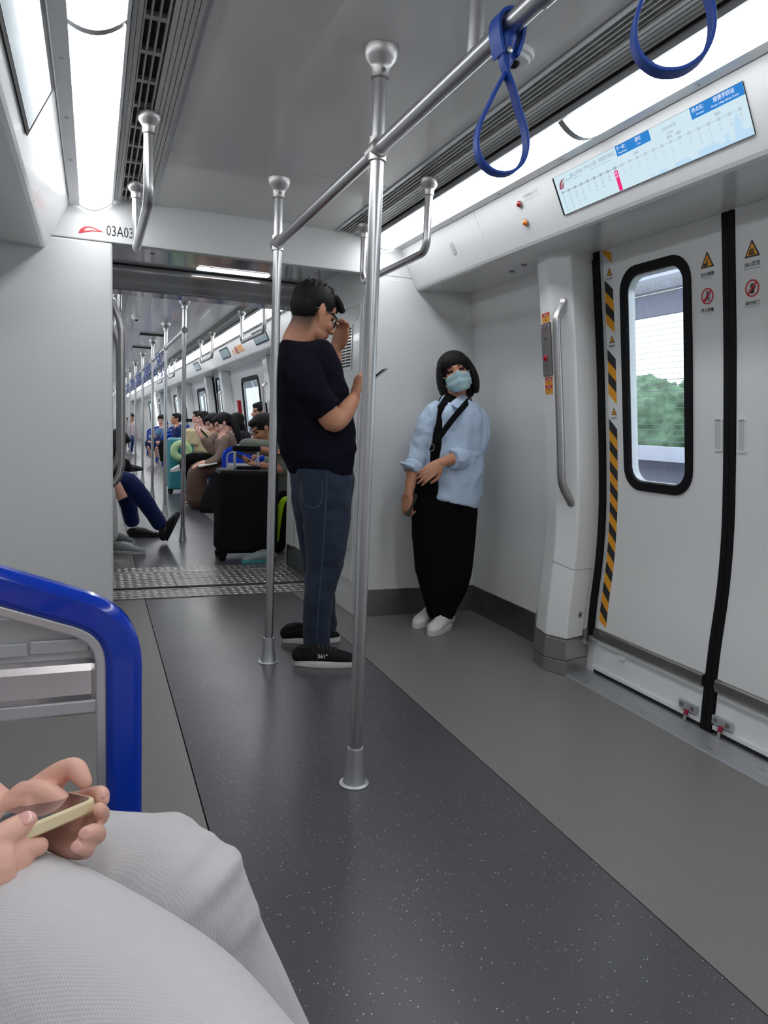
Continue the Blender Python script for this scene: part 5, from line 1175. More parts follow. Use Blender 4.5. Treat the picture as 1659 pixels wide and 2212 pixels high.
# ------------------------------------------------------------------ the woman in the corner
YW = 3.46
def wp(px, py, dy=0.0): return tuple(P(px, py, YW+dy))
wm = MB(); wc = V(wp(984, 806, 0.0)); wf = (-0.42, -0.90, 0.10); wup = (-0.27, 0.22, 0.95)
head(wm, wc, wf, wup, 0.225, jaw=0.92, neck=wp(974, 875, 0.02), w=0.97)
loft(wm, [wp(978, 885, 0.02), wp(980, 850, 0.03), wp(986, 830, 0.02)], [(0.056, 0.05), (0.048, 0.048), (0.048, 0.05)], ref=(0, 1, 0), n=14, sub=3)
# her left forearm crosses the waist, the right hangs with a phone
loft(wm, [wp(1020, 905, 0.0), wp(1020, 965, -0.04), wp(1004, 988, -0.11), wp(975, 992, -0.16), wp(952, 1000, -0.18)], [0.034, 0.034, 0.034, 0.029, 0.022], ref=(0, 1, 0), n=12, sub=3)
hand(wm, wp(952, 1000, -0.18), (-0.80, -0.02, -0.58), (0.15, 0.85, -0.25), 0.165, (0.42, 0.40, 0.38, 0.34), side=1, thumb=0.75, tc=0.35)
loft(wm, [wp(938, 905, 0.0), wp(908, 975, 0.0), wp(893, 1008, -0.03), wp(886, 1050, -0.06), wp(882, 1068, -0.07)], [0.034, 0.032, 0.032, 0.027, 0.021], ref=(0, 1, 0), n=12, sub=3)
hand(wm, wp(882, 1066, -0.07), (-0.06, -0.05, -1.0), (0.7, 0.5, 0.0), 0.155, (0.75, 0.8, 0.85, 0.9), side=-1, thumb=0.6, tc=0.7)
loft(wm, [wp(958, 1100), wp(965, 1000), wp(975, 900)], [(0.10, 0.08), (0.10, 0.09), (0.10, 0.08)], ref=(0, 1, 0), sub=2)
for a, b, dy in ((942, 940, -0.02), (970, 972, -0.06)): loft(wm, [wp(a, 1110, 0), wp(a, 1250, dy), wp(b, 1320, dy)], [0.05, 0.040, 0.022], ref=(0, 1, 0), sub=2)
person2 = fuse('person', wm, 0.0034, [M_skinA, M_hair, M_lip, M_eye], paint=face_paint(wc, wf, wup, 0.225), it=3, dec=0.6)
tag(person2, 'woman in a face mask and open pale-blue shirt leaning in the corner', 'person')
wfa, ws, wu_ = frame_of(wf, wup); Rw = Matrix((wfa, ws, wu_)).transposed()
def wl(a, b, c_, H=0.225): return wc + (wfa*a + ws*b + wu_*c_)*H
q = MB(); H = 0.225
q.ell(wl(-0.10, 0, 0.17), (0.455*H, 0.39*H, 0.375*H), Rw, 20, 12)
# bob: side curtains and back, cut level with the jaw; short fringe
for k in (-1, 1):
    loft(q, [tuple(wl(-0.06, 0.30*k, 0.20)), tuple(wl(-0.05, 0.375*k, -0.05)), tuple(wl(-0.07, 0.385*k, -0.30)), tuple(wl(-0.10, 0.34*k, -0.50))], [(0.25*H, 0.10*H), (0.22*H, 0.10*H), (0.20*H, 0.10*H), (0.15*H, 0.08*H)], ref=tuple(ws), n=14, sub=3)
loft(q, [tuple(wl(-0.25, 0, 0.2)), tuple(wl(-0.30, 0, -0.1)), tuple(wl(-0.30, 0, -0.35)), tuple(wl(-0.27, 0, -0.52))], [(0.36*H, 0.22*H), (0.38*H, 0.20*H), (0.38*H, 0.17*H), (0.32*H, 0.12*H)], ref=tuple(wfa), n=18, sub=3)
rnd = random.Random(8)
for k in range(34):
    b = -0.27 + 0.54*k/33; top = wl(0.24-b*b*0.9, b*0.8, 0.36); tip = wl(0.345-b*b*1.4, b*1.05, 0.165-abs(b)*0.14+rnd.uniform(-0.015, 0.03))
    loft(q, [tuple(top), tuple((top+tip)/2 + wfa*0.010), tuple(tip)], [0.012, 0.009, 0.0045], n=6, sub=2)
fuse('hair', q, 0.004, M_hair, person2, it=2)
# pleated mask
M_mask = fabric('pale_blue_mask', s2l(176, 208, 216), 0.75); q = MB(); vs = []; fs = []; NU, NV = 22, 18
for j in range(NV+1):
    v = j/NV; u0 = -0.085 - 0.40*v                      # top under the eyes .. under the chin
    for i in range(NU+1):
        t = -1 + 2*i/NU; half = 0.285 - 0.10*max(0, v-0.55)*2
        a = 0.450 - 0.25*abs(t)**2.0 + (0.055*max(0, 1-abs(t)*2.6) if v < 0.6 else 0.055*max(0, 1-abs(t)*2.6)*(1-(v-0.6)/0.4)) - 0.10*max(0, v-0.75)*2 + 0.012*sin(v*pi*5)*(1-abs(t)*0.4)
        uu = u0 + 0.045*max(0, 1-abs(t)*3)*(1-v) + 0.05*abs(t)**2*(v*2-0.6)*0.6
        vs.append(wl(a, t*half, uu))
for j in range(NV):
    for i in range(NU): fs.append((j*(NU+1)+i, j*(NU+1)+i+1, (j+1)*(NU+1)+i+1, (j+1)*(NU+1)+i))
q.add(vs, fs); mk = q.build('face_mask', M_mask, person2, smooth='all'); sd = mk.modifiers.new('s', 'SOLIDIFY'); sd.thickness = 0.0012
M_ml = mat('mask_loop', (0.75, 0.75, 0.76), 0.7)
for k in (-1, 1):
    q = MB(); loft(q, [tuple(wl(0.20, 0.275*k, -0.07)), tuple(wl(0.09, 0.32*k, -0.04)), tuple(wl(-0.04, 0.36*k, 0.0))], [0.0022]*3, n=5, sub=2); loft(q, [tuple(wl(0.17, 0.27*k, -0.36)), tuple(wl(0.06, 0.30*k, -0.22)), tuple(wl(-0.03, 0.35*k, -0.1))], [0.0022]*3, n=5, sub=2); q.build('ear_loop', M_ml, mk, smooth=True)
q = MB(); loft(q, [tuple(wl(0.275, -0.24, -0.085)), tuple(wl(0.41, -0.12, -0.082)), tuple(wl(0.507, 0, -0.040)), tuple(wl(0.41, 0.12, -0.082)), tuple(wl(0.275, 0.24, -0.085))], [0.0020]*5, n=5, sub=3); q.build('mask_hem', M_ml, mk, smooth=True)
# black top and balloon trousers
M_bk = fabric('black_fabric', (0.008, 0.008, 0.009), 0.9); M_bk2 = fabric('black_trouser_cloth', (0.006, 0.006, 0.007), 0.9)
q = MB(); p_, r_ = rows([(905, 1015, 1095, .12), (918, 1018, 1000, .115, -0.01), (925, 1018, 930, .115, -0.01), (932, 1022, 888, .10, 0.0), (948, 1006, 872, .06, 0.01)], YW); loft(q, p_, r_, ref=(0, 1, 0), n=22, sub=4)
fuse('black_top', q, 0.006, M_bk, person2, it=2, disp=folds(0.005, 7, 7, 9, 2))
q = MB(); p_, r_ = rows([(925, 983, 1312, .075, -0.03), (912, 1002, 1272, .10, -0.03), (902, 1014, 1220, .115, -0.02), (896, 1021, 1150, .125, -0.01), (893, 1025, 1090, .13), (900, 1022, 1040, .12)], YW); loft(q, p_, r_, ref=(0, 1, 0), n=26, sub=4, p=2.2)
for a, b in ((944, -0.02), (968, -0.05)): loft(q, [wp(a, 1290, b), wp(a, 1328, b)], [0.040, 0.030], ref=(0, 1, 0), sub=1)
fuse('balloon_trousers', q, 0.006, M_bk2, person2, it=2, disp=folds(0.012, 9, 9, 4, 7))
# open shirt: two fronts, back and sleeves
M_sh = fabric('pale_blue_cotton', s2l(186, 206, 230), 0.8, bs=45, bump=0.5)
q = MB(); sec = [(900, 1027, 1082, .150), (906, 1034, 1050, .150), (910, 1038, 1000, .148), (914, 1038, 950, .145), (918, 1040, 905, .140), (926, 1036, 882, .115), (940, 1022, 868, .085)]
p_, r_ = rows(sec, YW)
# sections run counter-clockwise from +x; the opening faces the lens (-y) a little left of centre
for a0, a1 in ((radians(-24), radians(313)),): loft(q, p_, r_, ref=(0, 1, 0), n=60, sub=5, a0=a0, a1=a1, th=0.010)
q2 = MB()
for S, E_ in (((1036, 896), None),):
    loft(q2, [wp(1012, 888, 0.02), wp(1030, 905, 0.0), wp(1034, 940, -0.03), wp(1022, 970, -0.05), wp(1003, 986, -0.11), wp(988, 990, -0.14)], [(0.052, 0.056), (0.057, 0.058), (0.056, 0.058), (0.056, 0.056), (0.044, 0.046), (0.040, 0.040)], ref=(0, 1, 0), n=20, sub=4, dome=False)
    loft(q2, [wp(948, 886, 0.02), wp(930, 902, 0.0), wp(917, 940, 0.0), wp(904, 980, 0.0), wp(897, 1004, -0.02)], [(0.050, 0.056), (0.054, 0.056), (0.050, 0.054), (0.046, 0.050), (0.040, 0.044)], ref=(0, 1, 0), n=20, sub=4, dome=False)
shirt = fuse('open_shirt', q, 0.0052, M_sh, person2, it=2, disp=folds(0.013, 9, 9, 7, 3.1, 0.45))
fuse('sleeves', q2, 0.005, M_sh, shirt, it=2, disp=folds(0.013, 12, 12, 11, 5.1, 0.5))
def spatch(pts, nm, m, th=0.004, par=None, dy=0.0):
    """small cloth piece from (px, py, dy) corners"""
    q = MB(); vs = [V(wp(a, b, c_+dy)) for a, b, c_ in pts]; n = len(vs)
    q.add(vs + [v + V((0.001, th, 0)) for v in vs], [tuple(range(n)), tuple(range(2*n-1, n-1, -1))] + [(i, i+n, (i+1) % n + n, (i+1) % n) for i in range(n)]); return q.build(nm, m, par or shirt, bevel=0.0015)
spatch([(975, 868, -0.105), (1000, 849, -0.03), (1018, 862, -0.06), (988, 882, -0.150), (978, 875, -0.14)], 'collar', M_sh, 0.006)
spatch([(962, 852, -0.04), (953, 866, -0.09), (940, 888, -0.145), (946, 872, -0.12), (956, 856, -0.05)], 'collar', M_sh, 0.006)
q = MB(); loft(q, [wp(998, 990, -0.125), wp(985, 991, -0.15), wp(977, 992, -0.16)], [(0.052, 0.050), (0.056, 0.053), (0.050, 0.048)], ref=(0, 1, 0), n=18, sub=3, dome=False); fuse('rolled_cuff', q, 0.004, M_sh, shirt, it=1, disp=folds(0.008, 20, 20, 20, 1))
q = MB(); loft(q, [wp(895, 1000, -0.015), wp(892, 1012, -0.03), wp(890, 1020, -0.035)], [(0.046, 0.045), (0.050, 0.050), (0.044, 0.044)], ref=(0, 1, 0), n=18, sub=3, dome=False)
loft(q, [wp(892, 1012, -0.07), wp(880, 1006, -0.08), wp(869, 1001, -0.08)], [(0.012, 0.010), (0.020, 0.009), (0.034, 0.008)], ref=(0, 0, 1), n=12, sub=3); fuse('rolled_cuff', q, 0.004, M_sh, shirt, it=1, disp=folds(0.006, 20, 20, 20, 3))
for a, b in ((962, 1002), (962, 1030), (957, 968)):
    q = MB(); q.ell(wp(a, b, -0.150), (0.0045, 0.003, 0.0045), n=10, m=6); q.build('button', M_whp, shirt, smooth=True)
# bag strap across the chest and its ring
q = MB(); loft(q, [wp(1018, 862, -0.02), wp(1012, 866, -0.085), wp(996, 884, -0.150), (*wp(976, 908, -0.163),), wp(958, 932, -0.163), wp(942, 955, -0.158), wp(932, 975, -0.155)], [(0.015, 0.0028)]*7, ref=(0, -1, 0.2), n=8, sub=4)
q.build('bag_strap', M_bk, person2, smooth=True)
q = MB(); ring = [(wp(931+7*cos(a), 966+8*sin(a), -0.160)) for a in [2*pi*i/16 for i in range(17)]]; loft(q, ring, [0.0016]*17, n=6, sub=1, ref=(0, 1, 0)); q.build('strap_ring', M_steel, person2, smooth=True)
M_wsh = mat('white_leather', (0.66, 0.66, 0.64), 0.45); M_wl = mat('white_lace', (0.70, 0.70, 0.68), 0.7)
def fl_(px, py):
    c = V((px - CX, py - CY, FPX)); d = V((AX.dot(c), AY.dot(c), AZ.dot(c))); return CAM + d*(-CAM.z/d.z)
for a, b in (((942, 1338), (899, 1357)), ((972, 1352), (919, 1379))):
    h_, t_ = fl_(*a), fl_(*b); d_ = (t_-h_).normalized(); t_ = h_ + d_*0.245
    k_ = V(h_) + d_*0.055; q = MB(); q.tube([tuple(k_ + V((0, 0, 0.05))), tuple(k_ + V((0.01, 0.03, 0.20)))], 0.036, 14); q.build('sock', M_bk, person2, smooth=True)
    shoe(person2, tuple(h_ - d_*0.005), tuple(t_), M_wsh, M_sole, W=0.092, H=0.075, laces=M_wl)
phone(wp(874, 1112, -0.06), wp(893, 1066, -0.08), wp(883, 1116, -0.10), V((0.9, 0.3, 0.2)).normalized()*0.009, 'dark phone hanging in the masked woman\'s right hand', M_phonek, M_phonescr)

# ------------------------------------------------------------------ the seated passenger in white beside the lens
def fp3(px, py, y): return tuple(P(px, py, y+0.13))
pb = MB()
# left hand: thumb over the far edge, fingers coming up round the near side of the phone
loft(pb, [(-0.26, 0.90, 0.70), (-0.17, 0.84, 0.69), fp3(-10, 1748, 0.665), fp3(50, 1738, 0.655), fp3(95, 1735, 0.645)], [(0.034, 0.036), (0.031, 0.033), (0.024, 0.021), (0.024, 0.018), (0.030, 0.017)], ref=(0, 0.4, 1), n=14, sub=4)
loft(pb, [fp3(60, 1742, 0.655), fp3(100, 1755, 0.64), fp3(140, 1778, 0.625), fp3(165, 1792, 0.612)], [(0.022, 0.028), (0.020, 0.036), (0.016, 0.034), (0.012, 0.028)], ref=(0, -0.35, 1), n=16, sub=4)
loft(pb, [fp3(70, 1728, 0.66), fp3(105, 1692, 0.662), fp3(135, 1667, 0.655), fp3(161, 1659, 0.648), fp3(172, 1672, 0.640), fp3(182, 1688, 0.634)], [0.019, 0.0150, 0.0118, 0.0108, 0.0100, 0.0080], ref=(0, 1, 0), n=12, sub=4)
loft(pb, [fp3(120, 1735, 0.655), fp3(165, 1728, 0.652), fp3(205, 1716, 0.642), fp3(219, 1715, 0.628), fp3(222, 1728, 0.618)], [0.011, 0.0090, 0.0084, 0.0080, 0.0070], ref=(0, 1, 0), n=10, sub=4)
loft(pb, [fp3(140, 1782, 0.63), fp3(180, 1780, 0.612), fp3(212, 1768, 0.596), fp3(220, 1757, 0.586), fp3(214, 1748, 0.578)], [0.010, 0.0088, 0.0082, 0.0078, 0.0066], ref=(0, 1, 0), n=10, sub=4)
loft(pb, [fp3(130, 1802, 0.625), fp3(175, 1810, 0.600), fp3(208, 1806, 0.582), fp3(206, 1797, 0.570), fp3(186, 1801, 0.562)], [0.011, 0.0094, 0.0086, 0.0082, 0.0072], ref=(0, 1, 0), n=10, sub=4)
loft(pb, [fp3(110, 1815, 0.620), fp3(150, 1835, 0.592), fp3(182, 1838, 0.575), fp3(186, 1831, 0.565), fp3(168, 1829, 0.557)], [0.010, 0.0086, 0.0080, 0.0076, 0.0066], ref=(0, 1, 0), n=10, sub=4)
# right hand: thumb on the glass, the other fingers under the near edge
loft(pb, [(-0.32, 0.76, 0.68), (-0.22, 0.70, 0.685), fp3(-60, 1872, 0.545), fp3(-5, 1872, 0.548), fp3(25, 1862, 0.552)], [(0.036, 0.038), (0.032, 0.034), (0.030, 0.030), (0.026, 0.027), (0.018, 0.022)], ref=(0, 0, 1), n=16, sub=4)
loft(pb, [fp3(-60, 1850, 0.54), fp3(-20, 1825, 0.545), fp3(15, 1802, 0.552), fp3(42, 1785, 0.560), fp3(60, 1773, 0.566)], [0.017, 0.0135, 0.0120, 0.0108, 0.0086], ref=(0, 1, 0), n=12, sub=4)
loft(pb, [fp3(-30, 1862, 0.54), fp3(20, 1843, 0.548), fp3(60, 1834, 0.556), fp3(84, 1828, 0.562)], [0.013, 0.0108, 0.0100, 0.0086], ref=(0, 1, 0), n=12, sub=4)
loft(pb, [fp3(-50, 1890, 0.54), fp3(-5, 1892, 0.548), fp3(22, 1880, 0.556), fp3(34, 1866, 0.562)], [0.014, 0.0118, 0.0108, 0.0094], ref=(0, 1, 0), n=12, sub=4)
loft(pb, [fp3(-60, 1905, 0.54), fp3(-20, 1912, 0.548), fp3(10, 1900, 0.556), fp3(20, 1888, 0.562)], [0.012, 0.0105, 0.0098, 0.0086], ref=(0, 1, 0), n=12, sub=4)
def tipmask(pts, r):
    pts = [V(p_) for p_ in pts]
    return lambda q: any((q-p_).length < r for p_ in pts)
hips = V((-0.30, 0.93, 0.54)); 
loft(pb, [(-0.18, 0.85, 0.69), (-0.30, 0.93, 0.70), (-0.38, 1.00, 0.95)], [0.034, 0.040, 0.045], sub=2); loft(pb, [(-0.24, 0.71, 0.685), (-0.38, 0.74, 0.72), (-0.42, 0.78, 0.96)], [0.034, 0.040, 0.045], sub=2)
loft(pb, [(-0.34, 0.93, 0.50), (-0.38, 0.92, 0.75), (-0.40, 0.88, 1.0), (-0.38, 0.87, 1.08)], [(0.10, 0.15), (0.10, 0.14), (0.09, 0.16), (0.06, 0.10)], ref=(0, 1, 0), sub=3)
h3 = V((-0.31, 0.86, 1.245)); hf3 = (0.86, -0.2, -0.45); hu3 = (0.42, -0.05, 0.9)
head(pb, h3, hf3, hu3, 0.225, neck=(-0.38, 0.87, 1.06))
person3 = fuse('person', pb, 0.0020, dec=0.40, m=[M_skinC, M_hair, M_lip, M_eye], paint=face_paint(h3, hf3, hu3, 0.225), it=3)
tag(person3, 'seated passenger in white waffle trousers at lower left, holding a phone in both hands', 'person')
M_nail = mat('finger_nail', s2l(232, 178, 168), 0.22, coat=0.4)
for c_, n_, rr in ((fp3(56, 1766, 0.556), (-0.1, -0.55, 0.8), 0.0062), (fp3(226, 1714, 0.616), (0.7, -0.5, 0.4), 0.0050), (fp3(183, 1801, 0.5545), (-0.3, -0.9, 0.3), 0.0052), (fp3(165, 1829, 0.550), (-0.3, -0.9, 0.3), 0.0046)):
    q = MB(); n_ = V(n_).normalized(); q.ell(c_, (rr, rr*1.15, 0.0012), n_.to_track_quat('Z', 'X').to_matrix(), 12, 8); q.build('finger_nail', M_nail, person3, smooth=True)
q = MB(); f3, s3, u3 = frame_of(hf3, hu3); R3 = Matrix((f3, s3, u3)).transposed(); H = 0.225
q.ell(h3 + (f3*-0.10 + u3*0.18)*H, (0.45*H, 0.38*H, 0.38*H), R3, 18, 12); loft(q, [tuple(h3 + (f3*-0.25)*H), tuple(h3 + (f3*-0.30 - u3*0.5)*H), tuple(h3 + (f3*-0.3 - u3*0.9)*H)], [(0.07, 0.05), (0.07, 0.04), (0.05, 0.03)], ref=tuple(f3), sub=3)
fuse('hair', q, 0.006, M_hair, person3, it=2)
def waffle(name, col):
    m = mat(name, col, 0.85, spec=0.2, sheen=0.2); nt = m.node_tree; b = nt.nodes['Principled BSDF']; tc = [n for n in nt.nodes if n.type == 'TEX_COORD'][0]
    outs = []
    for ax_ in ('X', 'Y'):
        mpn = nt.nodes.new('ShaderNodeMapping'); mpn.inputs['Rotation'].default_value = (0.35, 0.2, 0.6)
        w = nt.nodes.new('ShaderNodeTexWave'); w.bands_direction = ax_; w.inputs['Scale'].default_value = 120; w.inputs['Distortion'].default_value = 0.6; w.inputs['Detail'].default_value = 1
        nt.links.new(tc.outputs['Object'], mpn.inputs[0]); nt.links.new(mpn.outputs[0], w.inputs['Vector']); outs.append(w)
    mu = nt.nodes.new('ShaderNodeMath'); mu.operation = 'MAXIMUM'; nt.links.new(outs[0].outputs['Fac'], mu.inputs[0]); nt.links.new(outs[1].outputs['Fac'], mu.inputs[1])
    bp = nt.nodes.new('ShaderNodeBump'); bp.inputs['Strength'].default_value = 0.4; bp.inputs['Distance'].default_value = 0.0010
    nt.links.new(mu.outputs[0], bp.inputs['Height']); nt.links.new(bp.outputs[0], b.inputs['Normal']); return m
M_waf = waffle('white_waffle_knit', s2l(200, 198, 200))
q = MB(); q0 = q
loft(q, [(-0.30, 1.02, 0.53), (-0.16, 0.97, 0.475), (-0.02, 0.91, 0.482), (0.042, 0.84, 0.512), (0.086, 0.80, 0.505), (0.115, 0.80, 0.42), (0.155, 0.80, 0.31), (0.21, 0.80, 0.13), (0.225, 0.80, 0.08)],
     [(0.095, 0.090), (0.092, 0.085), (0.086, 0.080), (0.082, 0.078), (0.080, 0.078), (0.080, 0.078), (0.085, 0.083), (0.095, 0.095), (0.095, 0.095)], ref=(0, 1, 0.3), n=26, sub=5)
q = MB()
loft(q, [(-0.30, 0.88, 0.50), (-0.19, 0.79, 0.532), (-0.08, 0.675, 0.558), (0.015, 0.54, 0.566), (0.075, 0.42, 0.565), (0.12, 0.33, 0.555), (0.15, 0.29, 0.47), (0.20, 0.28, 0.28), (0.24, 0.28, 0.09)],
     [(0.105, 0.100), (0.105, 0.098), (0.100, 0.098), (0.097, 0.095), (0.092, 0.090), (0.086, 0.084), (0.084, 0.084), (0.09, 0.09), (0.098, 0.098)], ref=(0, 0.3, 1), n=26, sub=5)
loft(q, [(-0.34, 0.95, 0.47), (-0.33, 0.95, 0.58), (-0.36, 0.93, 0.68)], [(0.14, 0.17), (0.13, 0.165), (0.11, 0.15)], ref=(0, 1, 0), n=20, sub=3)
def legfold(c, n_):
    far = c.y > 0.70
    d1 = 0.5*c.x - 0.5*c.y - 0.73*c.z
    g = noise.noise(c*4+V((3, 1, 2))); w = 2.2*noise.noise(c*4.5+V((9, 0, 4)))
    r = (sin(d1*92 + w)*0.5+0.5)**2.2
    r2 = (sin((0.9*c.y + 0.5*c.x)*70 + w)*0.5+0.5)**3
    return n_*((0.015*r*min(1, max(0, g*1.6+0.55)) if far else 0.005*r2*max(0, g+0.3)) + 0.006*noise.noise(c*7))
tr = fuse('waffle_trousers', q, 0.0048, M_waf, person3, it=3, disp=legfold)
fuse('far_trouser_leg', q0, 0.0048, M_waf, tr, it=3, disp=legfold)
q = MB(); loft(q, [(-0.36, 0.93, 0.60), (-0.39, 0.92, 0.78), (-0.41, 0.88, 0.98), (-0.40, 0.87, 1.05)], [(0.125, 0.17), (0.12, 0.16), (0.11, 0.175), (0.07, 0.11)], ref=(0, 1, 0), sub=3)
for e, s_ in (((-0.29, 0.87, 0.73), (-0.40, 1.02, 0.98)), ((-0.35, 0.66, 0.70), (-0.43, 0.74, 0.98))): loft(q, [s_, tuple((V(e)+V(s_))/2), e], [0.065, 0.06, 0.055], sub=2)
fuse('white_shirt', q, 0.008, mat('white_cotton', (0.6, 0.6, 0.6), 0.85), person3, it=2, disp=folds(0.008, 6, 6, 6))
for a, b in (((0.20, 0.80, 0), (0.45, 0.80, 0)), ((0.22, 0.28, 0), (0.46, 0.26, 0))): shoe(person3, a, b, M_wsh, M_sole, laces=M_wl, voxel=0.007)
M_cream = mat('cream_phone_case', s2l(222, 208, 168), 0.45)
A = P(8, 1822, 0.675); B = P(214, 1736, 0.720); C_ = P(197, 1698, 0.790); un = (B-A).normalized(); B = B; A = B - un*0.150; vv = C_ - B; vv = (vv - un*vv.dot(un)).normalized()*0.073
phone(tuple(A), tuple(B), tuple(A+vv), un.cross(vv).normalized()*0.0125, 'phone in a cream case held by the passenger in white trousers', M_cream, M_phonescr)
# ------------------------------------------------------------------ passengers of the far carriage
def fig(label, Y, hd, torso, arms, legs, mtop, mbot, mskin=None, style='short', sleeve=0.5, skirt=None, shoes=(), msh=None, vox=0.0085, collar=None, hands=True, wide=1.0):
    """all joints are pixels of the photograph on the plane Y (+ an offset in metres)"""
    Q = lambda a: tuple(P(a[0], a[1], Y + (a[2] if len(a) > 2 else 0)))
    ms = mskin or M_skinB; b = MB(); c = V(Q(hd[0])); H = hd[1]; f, up = hd[2], hd[3]; fa, s, u = frame_of(f, up); R = Matrix((fa, s, u)).transposed()
    nk = Q(torso[-1][0]); head(b, c, f, up, H, neck=tuple(V(nk)+V((0, 0, -0.02))))
    for a in arms:
        p = [Q(x) for x in a]; loft(b, p, [0.046, 0.042, 0.026][:len(p)] if len(p) == 3 else [0.04]*len(p), n=10, sub=3)
        if hands:
            d = (V(p[-1])-V(p[-2])).normalized(); hand(b, p[-1], tuple(d), (0.1, -0.2, 1) if abs(d.z) < 0.8 else (-1, 0, 0), 0.165, (0.7, 0.75, 0.8, 0.85), side=1)
    for l in legs: loft(b, [Q(x) for x in l], [0.07, 0.055, 0.036], n=10, sub=3)
    tc = [Q(x[0]) for x in torso]; loft(b, tc, [(x[1]*0.8, x[2]*0.8) for x in torso], ref=(0, 1, 0), n=12, sub=2)
    body = fuse('person', b, vox*0.9, [ms, M_hair, M_lip, M_eye], paint=face_paint(c, f, up, H), it=2); tag(body, label, 'person')
    hl_ = lambda x, y, z: tuple(c + (fa*x + s*y + u*z)*H)
    q = MB(); q.ell(hl_(-0.10, 0, 0.19), (0.44*H, 0.375*H, 0.36*H), R, 16, 10); q.ell(hl_(-0.22, 0, 0.02), (0.27*H, 0.32*H, 0.32*H), R, 14, 8); q.ell(hl_(0.16, 0, 0.33), (0.22*H, 0.27*H, 0.15*H), R, 14, 8)
    if style in ('long', 'bob'):
        e = -0.55 if style == 'bob' else -1.25
        loft(q, [hl_(-0.22, 0, 0.2), hl_(-0.28, 0, -0.2), hl_(-0.30, 0, -0.5), hl_(-0.30, 0, e)], [(0.37*H, 0.20*H), (0.38*H, 0.18*H), (0.34*H, 0.15*H), (0.24*H, 0.09*H)], ref=tuple(fa), n=14, sub=3)
        for k in (-1, 1): loft(q, [hl_(-0.05, 0.30*k, 0.2), hl_(-0.03, 0.37*k, -0.1), hl_(-0.06, 0.36*k, -0.45)], [(0.20*H, 0.08*H), (0.18*H, 0.08*H), (0.12*H, 0.06*H)], ref=tuple(s), n=10, sub=3)
    if style == 'ponytail': loft(q, [hl_(-0.42, 0, 0.25), hl_(-0.52, -0.1, -0.1), hl_(-0.42, -0.25, -0.7), hl_(-0.25, -0.30, -1.3)], [0.14*H, 0.20*H, 0.17*H, 0.08*H], n=10, sub=3)
    fuse('hair', q, vox, M_hair, body, it=1)
    q = MB(); loft(q, tc[:-1] + [tuple(V(tc[-1])*0.5+V(tc[-2])*0.5)], [(x[1], x[2]) for x in torso[:-1]] + [(torso[-1][1]*0.9, torso[-1][2]*0.8)], ref=(0, 1, 0), n=18, sub=4, p=2.2)
    for a in arms:
        p = [Q(x) for x in a]
        if sleeve >= 1: loft(q, p, [0.062, 0.056, 0.040][:len(p)], n=12, sub=3)
        else: e = V(p[0]).lerp(V(p[1]), sleeve*1.2); loft(q, [p[0], tuple(V(p[0]).lerp(e, 0.5)), tuple(e)], [0.064, 0.062, 0.060], n=12, sub=2)
    fuse('top', q, vox, mtop, body, it=2, disp=folds(0.008, 7, 7, 9, Y))
    if collar: q = MB(); n0 = V(nk); q.lathe(tuple(n0 - V((0, 0, 0.015))), [(0.062, 0), (0.056, 0.035), (0.050, 0.035), (0.054, 0)], 14); q.build('collar', collar, body, smooth=True)
    if legs or skirt:
        q = MB()
        if skirt: sp = [Q(x[0]) for x in skirt]; loft(q, sp, [(x[1], x[2]) for x in skirt], ref=(0, 1, 0), n=18, sub=4)
        else:
            for l in legs: p = [Q(x) for x in l]; loft(q, p[:2] + [tuple(V(p[1]).lerp(V(p[2]), 0.92))], [0.088*wide, 0.075*wide, 0.058*wide], n=12, sub=4)
        fuse('skirt' if skirt else 'trousers', q, vox, mbot, body, it=2, disp=folds(0.007, 8, 8, 8, Y+3))
    for h, t, *m in shoes:
        if len(h) == 2: h_ = fl_(*h)
        else: h_ = P(h[0], h[1], h[2])
        t_ = fl_(*t) if len(t) == 2 else P(t[0], t[1], t[2]); d = (t_-h_).normalized(); kw = m[1] if len(m) > 1 else {}
        shoe(body, tuple(h_), tuple(h_ + d*0.26), m[0] if m else M_blk, kw.pop('sole', M_sole) if kw else M_sole, voxel=vox, **kw)
    return body
M_tee = fabric('sage_cotton', s2l(120, 126, 116)); M_blkc = fabric('black_cloth', (0.01, 0.01, 0.011)); M_neon = mat('neon_green', s2l(190, 240, 10), 0.5)
M_taupe = fabric('taupe_cloth', s2l(128, 108, 98)); M_brown = fabric('brown_skirt_cloth', s2l(96, 74, 64)); M_char = fabric('charcoal_cloth', s2l(52, 50, 58)); M_mauve = fabric('mauve_cloth', s2l(196, 178, 182)); M_dk = fabric('deep_blue_cloth', s2l(26, 42, 92)); M_chamb = fabric('chambray', s2l(96, 130, 170)); M_white = fabric('white_cloth', s2l(225, 225, 225)); M_bjean = fabric('blue_jeans_cloth', s2l(52, 84, 120))
M_grsh = fabric('grey_mesh', s2l(150, 160, 160)); M_teal = mat('teal_rubber', s2l(70, 160, 165), 0.5); M_brl = mat('brown_leather', s2l(150, 92, 60), 0.4); M_blkl = mat('black_leather', (0.014, 0.014, 0.016), 0.3)
L = (-0.94, -0.12, -0.32); UP = (-0.25, 0, 0.97)
